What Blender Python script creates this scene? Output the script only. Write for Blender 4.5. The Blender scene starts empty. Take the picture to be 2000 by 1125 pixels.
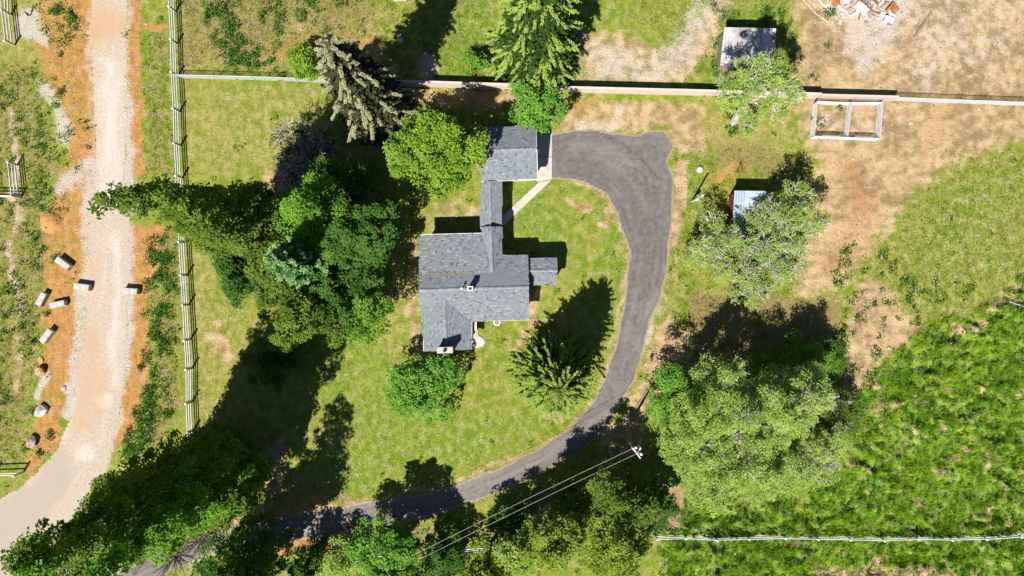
import bpy, math
import numpy as np
from mathutils import Vector

# ------------------------------------------------------------------ camera, sky, sun, exposure
H = 67.0          # flying height of the camera over the ground, metres
S = 0.05          # metres of ground per photograph pixel
sc = bpy.context.scene
COL = sc.collection
cam = bpy.data.objects.new('camera', bpy.data.cameras.new('camera'))
COL.objects.link(cam)
cam.location = (0, 0, H)
cam.rotation_euler = (0, 0, 0)
cam.data.sensor_width = 36.0
cam.data.lens = 36.0 * H / (2000 * S)
cam.data.clip_start = 1.0
cam.data.clip_end = 3000.0
sc.camera = cam

SUN_EL = math.radians(51.0)
sd = Vector((0.50 * math.cos(SUN_EL), 0.866 * math.cos(SUN_EL), -math.sin(SUN_EL))).normalized()
world = bpy.data.worlds.new("World")
sc.world = world
world.use_nodes = True
wn = world.node_tree
bg = wn.nodes['Background']
sky = wn.nodes.new('ShaderNodeTexSky')
sky.sky_type = 'NISHITA'
sky.sun_disc = False
sky.sun_elevation = SUN_EL
sky.sun_rotation = math.radians(210.0)
sky.air_density = 0.75
sky.dust_density = 0.2
wn.links.new(sky.outputs[0], bg.inputs[0])
bg.inputs[1].default_value = 0.05
sun = bpy.data.objects.new('sun', bpy.data.lights.new('sun', 'SUN'))
COL.objects.link(sun)
sun.data.energy = 5.0
sun.data.angle = math.radians(0.5)
sun.data.color = (1.0, 0.955, 0.87)
sun.rotation_euler = sd.to_track_quat('-Z', 'Y').to_euler()
sun.location = (-30, -50, 80)
sc.view_settings.view_transform = 'Standard'
sc.view_settings.look = 'None'
sc.view_settings.exposure = 1.42
sc.view_settings.gamma = 1.0
sc.view_settings.use_curve_mapping = False
sc.render.engine = 'CYCLES'
sc.cycles.max_bounces = 5
sc.cycles.transparent_max_bounces = 4

# ------------------------------------------------------------------ helpers
def W(px, py, h=0.0):
    k = S * (1 - h / H)
    return np.array([(px - 1000) * k, (562.5 - py) * k, h])

def mesh_np(name, V, F, tint=None):
    """V (n,3); F (m,k) of one polygon size, or a list of index lists."""
    me = bpy.data.meshes.new(name)
    V = np.asarray(V, dtype=np.float32)
    if isinstance(F, np.ndarray):
        m, k = F.shape
        sizes = np.full(m, k, dtype=np.int32)
        flat = F.astype(np.int32).ravel()
    else:
        m = len(F)
        sizes = np.array([len(f) for f in F], dtype=np.int32)
        flat = np.concatenate([np.asarray(f, dtype=np.int32) for f in F])
    me.vertices.add(len(V))
    me.vertices.foreach_set('co', V.ravel())
    me.loops.add(len(flat))
    me.loops.foreach_set('vertex_index', flat)
    me.polygons.add(m)
    starts = np.concatenate([[0], np.cumsum(sizes)[:-1]]).astype(np.int32)
    me.polygons.foreach_set('loop_start', starts)
    me.polygons.foreach_set('loop_total', sizes)
    if tint is not None:
        a = me.attributes.new('tint', 'FLOAT', 'FACE')
        a.data.foreach_set('value', np.asarray(tint, dtype=np.float32))
    me.update(calc_edges=True)
    me.validate()
    me.shade_flat()
    return me

def link(name, me, mat=None, parent=None, kind=None):
    o = bpy.data.objects.new(name, me)
    COL.objects.link(o)
    if mat is not None and me is not None and not me.materials:
        me.materials.append(mat)
    if parent is not None:
        o.parent = parent
    if kind:
        o['kind'] = kind
    return o

def root(name, loc, label, cat, group=None, rz=0.0):
    o = bpy.data.objects.new(name, None)
    COL.objects.link(o)
    o.empty_display_size = 0.3
    o.location = Vector([float(q) for q in loc])
    o.rotation_euler = (0, 0, rz)
    tag(o, label, cat, group)
    return o

def tag(o, label, cat, group=None, kind=None):
    o['label'] = label
    o['category'] = cat
    if group:
        o['group'] = group
    if kind:
        o['kind'] = kind
    return o

def rot2(p, a):
    c, s = math.cos(a), math.sin(a)
    return np.array([p[0] * c - p[1] * s, p[0] * s + p[1] * c, p[2]])

class MB:
    def __init__(self, org=(0, 0, 0)):
        self.v, self.f, self.t, self.n = [], [], [], 0
        self.org = np.asarray(org, dtype=float)
    def add(self, V, F, tint=0.5):
        V = np.asarray(V, dtype=float)
        for f in F:
            self.f.append([i + self.n for i in f])
            self.t.append(tint)
        self.v.append(V)
        self.n += len(V)
        return self
    def box(self, c, s, rz=0.0, tint=0.5, tilt=None):
        x, y, z = np.array(s) / 2.0
        P = [np.array(q) for q in [(-x, -y, -z), (x, -y, -z), (x, y, -z), (-x, y, -z), (-x, -y, z), (x, -y, z), (x, y, z), (-x, y, z)]]
        if tilt:
            ca, sa = math.cos(tilt), math.sin(tilt)
            P = [np.array([p[0], p[1] * ca - p[2] * sa, p[1] * sa + p[2] * ca]) for p in P]
        P = [rot2(p, rz) + np.array(c) for p in P]
        return self.add(P, [[3, 2, 1, 0], [4, 5, 6, 7], [0, 1, 5, 4], [1, 2, 6, 5], [2, 3, 7, 6], [3, 0, 4, 7]], tint)
    def bevbox(self, c, s, rz=0.0, b=0.05, tint=0.5):
        x, y, z = np.array(s) / 2.0
        L = []
        for zz, ins in ((-z, b), (-z + b, 0), (z - b, 0), (z, b)):
            for q in [(-x + ins, -y + ins), (x - ins, -y + ins), (x - ins, y - ins), (-x + ins, y - ins)]:
                L.append(rot2(np.array([q[0], q[1], zz]), rz) + np.array(c))
        F = [[3, 2, 1, 0], [12, 13, 14, 15]]
        for r in range(3):
            for k in range(4):
                F.append([r * 4 + k, r * 4 + (k + 1) % 4, r * 4 + 4 + (k + 1) % 4, r * 4 + 4 + k])
        return self.add(L, F, tint)
    def beam(self, p0, p1, w, h, tint=0.5, up=(0, 0, 1)):
        p0, p1 = np.asarray(p0, float), np.asarray(p1, float)
        d = p1 - p0
        d /= np.linalg.norm(d)
        s = np.cross(d, up)
        if np.linalg.norm(s) < 1e-4:
            s = np.cross(d, (1, 0, 0))
        s /= np.linalg.norm(s)
        u = np.cross(s, d)
        P = []
        for p in (p0, p1):
            for a, b in ((-1, -1), (1, -1), (1, 1), (-1, 1)):
                P.append(p + s * a * w / 2 + u * b * h / 2)
        return self.add(P, [[3, 2, 1, 0], [4, 5, 6, 7], [0, 1, 5, 4], [1, 2, 6, 5], [2, 3, 7, 6], [3, 0, 4, 7]], tint)
    def tube(self, pts, rad, n=6, tint=0.5, cap=True):
        pts = [np.asarray(p, float) for p in pts]
        if not hasattr(rad, '__len__'):
            rad = [rad] * len(pts)
        P, F = [], []
        for i, p in enumerate(pts):
            d = pts[min(i + 1, len(pts) - 1)] - pts[max(i - 1, 0)]
            d = d / (np.linalg.norm(d) + 1e-9)
            a = np.cross(d, (0, 0, 1)) if abs(d[2]) < 0.9 else np.cross(d, (1, 0, 0))
            a /= np.linalg.norm(a)
            b = np.cross(d, a)
            for k in range(n):
                t = 2 * math.pi * k / n
                P.append(p + (a * math.cos(t) + b * math.sin(t)) * rad[i])
        for i in range(len(pts) - 1):
            for k in range(n):
                F.append([i * n + k, i * n + (k + 1) % n, (i + 1) * n + (k + 1) % n, (i + 1) * n + k])
        if cap:
            F.append(list(range(n))[::-1])
            F.append([(len(pts) - 1) * n + k for k in range(n)])
        return self.add(P, F, tint)
    def lathe(self, prof, c=(0, 0, 0), n=16, tint=0.5):
        P, F = [], []
        for r, z in prof:
            for k in range(n):
                t = 2 * math.pi * k / n
                P.append(np.array([r * math.cos(t), r * math.sin(t), z]) + np.array(c))
        for i in range(len(prof) - 1):
            for k in range(n):
                F.append([i * n + k, i * n + (k + 1) % n, (i + 1) * n + (k + 1) % n, (i + 1) * n + k])
        F.append(list(range(n))[::-1])
        F.append([(len(prof) - 1) * n + k for k in range(n)])
        return self.add(P, F, tint)
    def prism(self, poly, z0, z1, tint=0.5):
        """poly: list of (x,y) counter-clockwise"""
        n = len(poly)
        P = [(p[0], p[1], z0) for p in poly] + [(p[0], p[1], z1) for p in poly]
        F = [list(range(n))[::-1], list(range(n, 2 * n))]
        for k in range(n):
            F.append([k, (k + 1) % n, n + (k + 1) % n, n + k])
        return self.add(P, F, tint)
    def slab(self, poly3, th, tint=0.5):
        """a polygon in space given a thickness straight down"""
        n = len(poly3)
        P = [np.asarray(p, float) for p in poly3]
        a = sum((P[i][0] * P[(i + 1) % n][1] - P[(i + 1) % n][0] * P[i][1]) for i in range(n))
        if a < 0:
            P = P[::-1]
        P = P + [p - np.array([0, 0, th]) for p in P]
        F = [list(range(n)), list(range(n, 2 * n))[::-1]]
        for k in range(n):
            F.append([n + k, n + (k + 1) % n, (k + 1) % n, k])
        return self.add(P, F, tint)
    def build(self, name, mat, parent=None, kind=None):
        V = np.concatenate(self.v) - self.org
        me = mesh_np(name, V, self.f, self.t)
        me.materials.append(mat)
        return link(name, me, None, parent, kind)

RNG = np.random.default_rng(7)
_tabs = {}
def vnoise(x, y, seed=0):
    if seed not in _tabs:
        _tabs[seed] = np.random.default_rng(1000 + seed).random((256, 256))
    T = _tabs[seed]
    xi, yi = np.floor(x).astype(int), np.floor(y).astype(int)
    fx, fy = x - xi, y - yi
    fx, fy = fx * fx * (3 - 2 * fx), fy * fy * (3 - 2 * fy)
    a, b = T[xi % 256, yi % 256], T[(xi + 1) % 256, yi % 256]
    c, d = T[xi % 256, (yi + 1) % 256], T[(xi + 1) % 256, (yi + 1) % 256]
    return a * (1 - fx) * (1 - fy) + b * fx * (1 - fy) + c * (1 - fx) * fy + d * fx * fy
def fbm(x, y, seed=0, o=4):
    s, a, t = 0, 1.0, 0
    for i in range(o):
        s = s + a * vnoise(x * 2 ** i + 17.3 * i, y * 2 ** i - 9.1 * i, seed + i)
        t += a
        a *= 0.55
    return s / t
def sstep(a, b, x):
    t = np.clip((x - a) / (b - a), 0, 1)
    return t * t * (3 - 2 * t)

# ------------------------------------------------------------------ materials
class NT:
    def __init__(self, name):
        self.m = bpy.data.materials.new(name)
        self.m.use_nodes = True
        self.t = self.m.node_tree
        self.t.nodes.clear()
        self.out = self.n('ShaderNodeOutputMaterial')
        self.co = self.n('ShaderNodeTexCoord').outputs['Object']
    def n(self, k):
        return self.t.nodes.new(k)
    def l(self, a, b):
        if isinstance(a, (int, float)):
            b.default_value = a
        elif isinstance(a, (tuple, list)):
            b.default_value = tuple(a) + ((1.0,) if len(a) == 3 and len(b.default_value) == 4 else ())
        else:
            self.t.links.new(a, b)
    def noise(self, scale, detail=3.0, rough=0.55, co=None, stretch=None):
        n = self.n('ShaderNodeTexNoise')
        c = co if co is not None else self.co
        if stretch:
            mp = self.n('ShaderNodeMapping')
            self.l(c, mp.inputs[0])
            mp.inputs['Scale'].default_value = stretch
            c = mp.outputs[0]
        self.l(c, n.inputs['Vector'])
        n.inputs['Scale'].default_value = scale
        n.inputs['Detail'].default_value = detail
        n.inputs['Roughness'].default_value = rough
        return n.outputs[0]
    def voro(self, scale, co=None):
        n = self.n('ShaderNodeTexVoronoi')
        self.l(co if co is not None else self.co, n.inputs['Vector'])
        n.inputs['Scale'].default_value = scale
        return n
    def math(self, op, a, b=0.0, c=0.0):
        n = self.n('ShaderNodeMath')
        n.operation = op
        for i, q in enumerate((a, b, c)):
            self.l(q, n.inputs[i])
        return n.outputs[0]
    def step(self, x, a, b):
        n = self.n('ShaderNodeMapRange')
        n.interpolation_type = 'SMOOTHSTEP'
        self.l(x, n.inputs[0])
        n.inputs[1].default_value = a
        n.inputs[2].default_value = b
        return n.outputs[0]
    def mix(self, f, a, b, mode='MIX'):
        n = self.n('ShaderNodeMix')
        n.data_type = 'RGBA'
        n.blend_type = mode
        self.l(f, n.inputs[0])
        self.l(a, n.inputs[6])
        self.l(b, n.inputs[7])
        return n.outputs[2]
    def attr(self, name):
        n = self.n('ShaderNodeAttribute')
        n.attribute_name = name
        return n
    def sep(self, c):
        n = self.n('ShaderNodeSeparateColor')
        self.l(c, n.inputs[0])
        return n.outputs
    def grain(self, col, lo, hi, x):
        mr = self.n('ShaderNodeMapRange')
        self.l(x, mr.inputs[0])
        mr.inputs[1].default_value, mr.inputs[2].default_value = 0.25, 0.75
        mr.inputs[3].default_value, mr.inputs[4].default_value = lo, hi
        v = self.n('ShaderNodeVectorMath')
        v.operation = 'SCALE'
        self.l(col, v.inputs[0])
        self.l(mr.outputs[0], v.inputs['Scale'])
        return v.outputs[0]
    def bump(self, h, strength=0.5, dist=0.05):
        b = self.n('ShaderNodeBump')
        b.inputs['Strength'].default_value = strength
        b.inputs['Distance'].default_value = dist
        self.l(h, b.inputs['Height'])
        return b.outputs[0]
    def finish(self, col, rough=0.9, bump=None, metal=0.0, spec=0.3):
        p = self.n('ShaderNodeBsdfPrincipled')
        self.l(col, p.inputs['Base Color'])
        self.l(rough, p.inputs['Roughness'])
        p.inputs['Metallic'].default_value = metal
        p.inputs['Specular IOR Level'].default_value = spec
        if bump is not None:
            self.l(bump, p.inputs['Normal'])
        self.l(p.outputs[0], self.out.inputs[0])
        return self.m
    def finish_leaf(self, col, trans=0.3):
        d = self.n('ShaderNodeBsdfDiffuse')
        self.l(col, d.inputs[0])
        t = self.n('ShaderNodeBsdfTranslucent')
        tc = self.mix(1.0, col, (1.0, 1.0, 0.55), 'MULTIPLY')
        self.l(tc, t.inputs[0])
        ms = self.n('ShaderNodeMixShader')
        ms.inputs[0].default_value = trans
        self.l(d.outputs[0], ms.inputs[1])
        self.l(t.outputs[0], ms.inputs[2])
        self.l(ms.outputs[0], self.out.inputs[0])
        return self.m

def m_plain(name, a, b=None, scale=4.0, rough=0.8, tint=0.0, bump=0.0, metal=0.0, spec=0.3, stain=None, stain_scale=0.8, stain_lo=0.55):
    """two tones blended by noise and by the tint of each piece, with an optional stain"""
    t = NT(name)
    b = b if b is not None else tuple(q * 0.75 for q in a)
    n = t.noise(scale, 5.0)
    x = n
    if tint:
        x = t.math('ADD', t.math('MULTIPLY', n, 1 - tint), t.math('MULTIPLY', t.attr('tint').outputs['Fac'], tint))
    col = t.mix(t.step(x, 0.3, 0.7), b, a)
    if stain is not None:
        col = t.mix(t.step(t.noise(stain_scale, 5.0, 0.65), stain_lo, stain_lo + 0.16), col, stain)
    col = t.grain(col, 0.88, 1.12, t.noise(scale * 7, 2.0))
    return t.finish(col, rough, t.bump(t.noise(scale * 6, 4.0), bump, 0.03) if bump else None, metal, spec)

def m_leaf(name, dark, light, trans=0.3):
    t = NT(name)
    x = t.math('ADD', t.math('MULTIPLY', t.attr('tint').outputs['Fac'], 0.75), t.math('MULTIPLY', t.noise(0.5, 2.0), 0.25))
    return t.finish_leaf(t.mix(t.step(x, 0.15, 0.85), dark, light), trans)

M = {}
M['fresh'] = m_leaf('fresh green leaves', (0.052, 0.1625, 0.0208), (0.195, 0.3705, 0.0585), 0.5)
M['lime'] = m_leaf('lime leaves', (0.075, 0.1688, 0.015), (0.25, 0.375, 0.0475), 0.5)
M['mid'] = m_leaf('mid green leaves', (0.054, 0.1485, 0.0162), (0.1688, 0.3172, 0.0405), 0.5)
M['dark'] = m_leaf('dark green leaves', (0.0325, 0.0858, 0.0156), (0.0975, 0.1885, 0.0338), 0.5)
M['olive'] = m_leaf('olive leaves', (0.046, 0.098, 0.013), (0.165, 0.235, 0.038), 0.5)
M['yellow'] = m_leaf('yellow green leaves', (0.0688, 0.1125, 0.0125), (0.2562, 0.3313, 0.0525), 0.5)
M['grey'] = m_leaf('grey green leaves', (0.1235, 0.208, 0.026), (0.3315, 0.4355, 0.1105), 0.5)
M['bluegreen'] = m_leaf('blue green needles', (0.030, 0.085, 0.024), (0.150, 0.260, 0.085), 0.1)
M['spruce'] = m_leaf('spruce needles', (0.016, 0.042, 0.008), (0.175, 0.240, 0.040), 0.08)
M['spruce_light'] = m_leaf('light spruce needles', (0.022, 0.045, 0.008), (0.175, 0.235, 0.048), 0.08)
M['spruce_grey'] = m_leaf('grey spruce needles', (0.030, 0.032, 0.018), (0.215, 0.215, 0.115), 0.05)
M['weed'] = m_leaf('weed leaves', (0.022, 0.070, 0.010), (0.075, 0.165, 0.022))
M['field'] = m_leaf('meadow grass blades', (0.050, 0.140, 0.004), (0.250, 0.375, 0.026), 0.4)
M['lawn'] = m_leaf('lawn grass blades', (0.07, 0.115, 0.012), (0.19, 0.19, 0.04), 0.3)
M['straw'] = m_leaf('dry grass blades', (0.16, 0.125, 0.055), (0.36, 0.30, 0.165), 0.25)
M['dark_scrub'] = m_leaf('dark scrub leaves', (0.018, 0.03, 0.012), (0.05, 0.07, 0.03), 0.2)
M['bark'] = m_plain('brown bark', (0.10, 0.075, 0.055), (0.05, 0.038, 0.03), 6, 0.95, bump=0.6)
M['greybark'] = m_plain('grey bark', (0.36, 0.335, 0.31), (0.24, 0.215, 0.20), 6, 0.95, bump=0.4)
M['wood'] = m_plain('weathered wood', (0.22, 0.17, 0.12), (0.12, 0.09, 0.06), 5, 0.9, bump=0.4)
M['polewood'] = m_plain('pole wood', (0.17, 0.12, 0.08), (0.10, 0.07, 0.05), 5, 0.9, bump=0.3)
M['vinyl'] = m_plain('white vinyl', (0.41, 0.41, 0.42), (0.33, 0.33, 0.34), 3, 0.45)
M['galv'] = m_plain('galvanised steel', (0.42, 0.44, 0.45), (0.3, 0.31, 0.32), 8, 0.5, metal=0.15)
M['concrete'] = m_plain('pale concrete', (0.30, 0.275, 0.25), (0.24, 0.22, 0.20), 2.2, 0.9, tint=0.3, bump=0.15, stain=(0.2, 0.18, 0.16))
M['block'] = m_plain('white concrete', (0.36, 0.345, 0.32), (0.22, 0.205, 0.185), 2.2, 0.9, bump=0.35, stain=(0.17, 0.13, 0.09), stain_scale=1.6, stain_lo=0.52)
M['wallface'] = m_plain('cream block wall', (0.37, 0.305, 0.265), (0.32, 0.265, 0.23), 1.5, 0.9, bump=0.15)
M['wallpink'] = m_plain('pink block wall', (0.36, 0.27, 0.24), (0.31, 0.235, 0.21), 1.5, 0.9, bump=0.15)
M['siding'] = m_plain('pale wall siding', (0.42, 0.40, 0.37), (0.36, 0.34, 0.31), 2, 0.8)
M['trim'] = m_plain('white trim', (0.6, 0.59, 0.57), (0.5, 0.5, 0.48), 3, 0.6)
M['brickpale'] = m_plain('pale painted brick', (0.36, 0.33, 0.30), (0.28, 0.25, 0.23), 5, 0.9, tint=0.5, bump=0.2)
M['black'] = m_plain('soot black', (0.02, 0.018, 0.017), (0.012, 0.011, 0.01), 6, 0.9)
M['tin'] = m_plain('aged white tin', (0.33, 0.31, 0.315), (0.19, 0.18, 0.19), 1.3, 0.75, tint=0.35, stain=(0.09, 0.075, 0.065), stain_scale=0.8, stain_lo=0.5)
M['bluetin'] = m_plain('pale blue tin', (0.25, 0.29, 0.35), (0.17, 0.21, 0.28), 2, 0.5, tint=0.4, stain=(0.12, 0.13, 0.16))
M['red'] = m_plain('red painted boards', (0.16, 0.022, 0.02), (0.10, 0.016, 0.014), 4, 0.7)
M['rust'] = m_plain('rusted steel', (0.23, 0.09, 0.035), (0.12, 0.05, 0.025), 2.5, 0.85, stain=(0.3, 0.16, 0.08), stain_scale=1.5)
M['rustred'] = m_plain('red brown steel', (0.22, 0.07, 0.05), (0.15, 0.05, 0.035), 3, 0.7)
M['greysteel'] = m_plain('grey steel', (0.15, 0.145, 0.15), (0.10, 0.10, 0.10), 3, 0.6, stain=(0.18, 0.10, 0.06))
M['whitesheet'] = m_plain('white sheet', (0.55, 0.55, 0.56), (0.42, 0.42, 0.43), 2, 0.6, stain=(0.3, 0.25, 0.2), stain_lo=0.6)
M['rubble'] = m_plain('pale rubble', (0.40, 0.36, 0.33), (0.22, 0.18, 0.16), 4, 0.95, tint=0.8, bump=0.3)
M['orangerock'] = m_plain('orange rock', (0.33, 0.18, 0.10), (0.25, 0.13, 0.065), 2.5, 0.95, bump=0.5)
M['whiterock'] = m_plain('white rock', (0.38, 0.35, 0.33), (0.2, 0.17, 0.15), 1.8, 0.95, bump=0.5)
M['pinkrock'] = m_plain('pink grey rock', (0.30, 0.21, 0.17), (0.14, 0.09, 0.075), 3, 0.95, bump=0.6)
M['sandmound'] = m_plain('orange sand', (0.27, 0.135, 0.045), (0.22, 0.105, 0.035), 3, 0.98, bump=0.3)
M['glass'] = m_plain('window glass', (0.03, 0.035, 0.04), (0.02, 0.025, 0.03), 2, 0.08, spec=0.8)
M['grey'+'paint'] = m_plain('grey painted', (0.30, 0.30, 0.31), (0.24, 0.24, 0.25), 3, 0.7)
M['cable'] = m_plain('bare cable', (0.34, 0.33, 0.31), (0.24, 0.23, 0.22), 2, 0.5)
M['terracotta'] = m_plain('dark pot', (0.10, 0.06, 0.045), (0.07, 0.045, 0.035), 4, 0.8)

# shingles: every one of them a slab of its own with its own tone
def mk_shingle():
    t = NT('asphalt shingles')
    x = t.attr('tint').outputs['Fac']
    c = t.mix(t.step(x, -0.02, 0.26), (0.050, 0.058, 0.068), (0.108, 0.122, 0.138))
    c = t.mix(t.step(x, 0.6, 1.0), c, (0.165, 0.176, 0.19))
    c = t.mix(t.math('MULTIPLY', t.step(t.noise(0.9, 5.0), 0.5, 0.8), 0.35), c, (0.12, 0.115, 0.105))
    c = t.grain(c, 0.8, 1.2, t.noise(60, 2.0))
    return t.finish(c, 0.95, t.bump(t.noise(90, 2.0), 0.4, 0.01), spec=0.2)
M['shingle'] = mk_shingle()
def mk_shingle_brown():
    t = NT('aged low slope shingles')
    x = t.attr('tint').outputs['Fac']
    c = t.mix(t.step(x, -0.02, 0.26), (0.052, 0.058, 0.066), (0.110, 0.120, 0.132))
    c = t.mix(t.step(x, 0.6, 1.0), c, (0.175, 0.180, 0.184))
    c = t.grain(c, 0.8, 1.2, t.noise(60, 2.0))
    return t.finish(c, 0.95, t.bump(t.noise(90, 2.0), 0.4, 0.01), spec=0.2)
M['shingle_aged'] = mk_shingle_brown()
M['needles'] = m_plain('fallen needles', (0.16, 0.11, 0.07), (0.11, 0.08, 0.055), 8, 0.95, bump=0.3)

# ------------------------------------------------------------------ ground painting (cover of the soil: what grows or lies where)
inx = np.arange(-54.0, 54.01, 0.2)
iny = np.arange(-32.0, 32.01, 0.2)
ext = np.array([0.8, 2.0, 4.0, 8.0, 16.0, 32.0, 64.0, 130.0, 260.0, 500.0])
gx = np.concatenate([inx[0] - ext[::-1], inx, inx[-1] + ext])
gy = np.concatenate([iny[0] - ext[::-1], iny, iny[-1] + ext])
NX, NY = len(gx), len(gy)
GX, GY = np.meshgrid(gx, gy, indexing='ij')
PX0 = np.clip(GX / S + 1000, -90, 2090)
PY0 = np.clip(562.5 - GY / S, -80, 1210)
wrp = 13.0
PXw = PX0 + (fbm(GX / 2.2, GY / 2.2, 3) - 0.5) * 2.2 * wrp
PYw = PY0 + (fbm(GX / 2.2, GY / 2.2, 9) - 0.5) * 2.2 * wrp
PXr = PX0 + (fbm(GX / 1.5, GY / 1.5, 21, 6) - 0.5) * 9
PYr = PY0 + (fbm(GX / 1.5, GY / 1.5, 29, 6) - 0.5) * 9

def poly_sd(pts, X, Y):
    """signed distance in pixels, positive inside"""
    P = np.array(pts, float)
    d = np.full(X.shape, 1e9)
    ins = np.zeros(X.shape, bool)
    for i in range(len(P)):
        a, b = P[i], P[(i + 1) % len(P)]
        e = b - a
        t = np.clip(((X - a[0]) * e[0] + (Y - a[1]) * e[1]) / (e @ e + 1e-9), 0, 1)
        d = np.minimum(d, (X - a[0] - t * e[0]) ** 2 + (Y - a[1] - t * e[1]) ** 2)
        c = ((a[1] > Y) != (b[1] > Y)) & (X < (b[0] - a[0]) * (Y - a[1]) / (b[1] - a[1] + 1e-12) + a[0])
        ins ^= c
    return np.sqrt(d) * np.where(ins, 1, -1)
def poly(pts, soft=12, X=None, Y=None):
    X = PXw if X is None else X
    Y = PYw if Y is None else Y
    return sstep(-soft, soft, poly_sd(pts, X, Y))
def stroke(pts, w, soft=6, X=None, Y=None):
    X = PXw if X is None else X
    Y = PYw if Y is None else Y
    d = np.full(X.shape, 1e9)
    for a, b in zip(np.array(pts[:-1], float), np.array(pts[1:], float)):
        e = b - a
        t = np.clip(((X - a[0]) * e[0] + (Y - a[1]) * e[1]) / (e @ e + 1e-9), 0, 1)
        d = np.minimum(d, (X - a[0] - t * e[0]) ** 2 + (Y - a[1] - t * e[1]) ** 2)
    return 1 - sstep(w - soft, w + soft, np.sqrt(d))
def ell(cx, cy, rx, ry=None, rot=0.0, soft=0.5):
    ry = rx if ry is None else ry
    c, s = math.cos(math.radians(rot)), math.sin(math.radians(rot))
    u = ((PXw - cx) * c + (PYw - cy) * s) / rx
    v = (-(PXw - cx) * s + (PYw - cy) * c) / ry
    return 1 - sstep(1 - soft, 1 + soft, np.sqrt(u * u + v * v))

ROAD = [(181, -90), (180, 0), (178, 60), (183, 150), (186, 250), (187, 340), (176, 420), (178, 480), (172, 540), (165, 640), (152, 720), (137, 820), (108, 885), (40, 950), (-10, 985), (-100, 1040),
        (-100, 1260), (230, 1260), (300, 1120), (330, 1085), (270, 1065), (210, 1000), (205, 930), (222, 850), (236, 780), (246, 690), (253, 560), (254, 440), (242, 350), (246, 250), (247, 150), (248, 0), (248, -90)]
DRIVE = [(1074, 260), (1120, 254), (1180, 255), (1245, 263), (1272, 253), (1298, 256), (1312, 274), (1318, 288), (1310, 302), (1303, 316), (1315, 345), (1316, 385), (1312, 450), (1303, 530), (1294, 580),
         (1270, 632), (1254, 690), (1240, 740), (1212, 795), (1188, 835), (1130, 885), (1050, 930), (960, 968), (860, 1003), (760, 1027), (640, 1048), (560, 1060), (480, 1068), (420, 1078), (350, 1105), (280, 1150),
         (190, 1150), (310, 1075), (400, 1050), (480, 1030), (550, 1010), (640, 992), (740, 976), (815, 966), (900, 942), (985, 908), (1050, 878), (1110, 838), (1160, 780), (1190, 710), (1209, 640), (1221, 570),
         (1229, 490), (1205, 420), (1182, 382), (1150, 360), (1110, 352), (1074, 350)]
INNER = [(640, 990), (740, 974), (815, 964), (900, 940), (985, 906), (1050, 876), (1110, 836), (1160, 778), (1190, 708), (1209, 640), (1221, 570), (1229, 490), (1205, 420), (1182, 382), (1150, 360), (1110, 351)]
FIELD = [(2100, 500), (2010, 520), (1950, 590), (1890, 620), (1810, 640), (1755, 690), (1700, 730), (1655, 790), (1665, 900), (1560, 985), (1330, 985), (1295, 1040), (1290, 1240), (2100, 1240)]
Z = np.zeros_like(GX)
mx = np.maximum

lush = Z.copy()
lush = mx(lush, poly(FIELD, 10))
lush = mx(lush, 0.5 * poly([(283, 60), (332, 60), (336, 340), (290, 345), (282, 250)], 10))
lush = mx(lush, 0.55 * stroke([(1190, 420), (1205, 520), (1195, 640)], 35, 25))
lush = mx(lush, 0.55 * poly([(560, 800), (740, 760), (900, 800), (1110, 780), (1040, 870), (900, 930), (640, 980), (600, 900)], 40))
lush = mx(lush, 0.5 * poly([(640, 650), (820, 690), (740, 800), (600, 820), (580, 720)], 30))
lush = mx(lush, 0.6 * ell(1060, 430, 60, 70))
lush = mx(lush, 0.7 * poly([(850, 0), (960, 0), (990, 140), (830, 150)], 20))
lush = mx(lush, 0.55 * poly([(1130, 0), (1320, 0), (1300, 35), (1150, 50)], 15))
lush = mx(lush, 0.8 * poly([(1395, 20), (1500, 10), (1545, 60), (1555, 150), (1500, 190), (1380, 170), (1390, 90)], 14))
lush = mx(lush, 0.6 * poly([(1340, 300), (1390, 320), (1370, 400), (1330, 440), (1325, 350)], 14))
lush = mx(lush, 0.62 * poly([(2100, 310), (1900, 320), (1800, 400), (1730, 520), (1800, 620), (1930, 580), (2100, 490)], 60))
lush = mx(lush, 0.42 * poly([(-90, 120), (60, 130), (95, 250), (80, 480), (75, 640), (50, 800), (20, 900), (-90, 900)], 20))
lush = mx(lush, 0.5 * stroke([(320, 480), (320, 620), (315, 780), (280, 850)], 22, 14))
lush = mx(lush, 0.55 * poly([(1260, 700), (1650, 640), (1680, 900), (1600, 1010), (1300, 1000), (1240, 900)], 25))
lush = mx(lush, 0.5 * stroke([(660, 1060), (900, 1070), (1250, 1080)], 30, 20))
lush = mx(lush, 0.5 * stroke([(1320, 520), (1300, 600), (1290, 650)], 16, 10))
lush = mx(lush, 0.6 * ell(1020, 375, 35, 22))
lush = mx(lush, 0.6 * stroke([(360, 20), (520, 60), (620, 40)], 40, 30))

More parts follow.
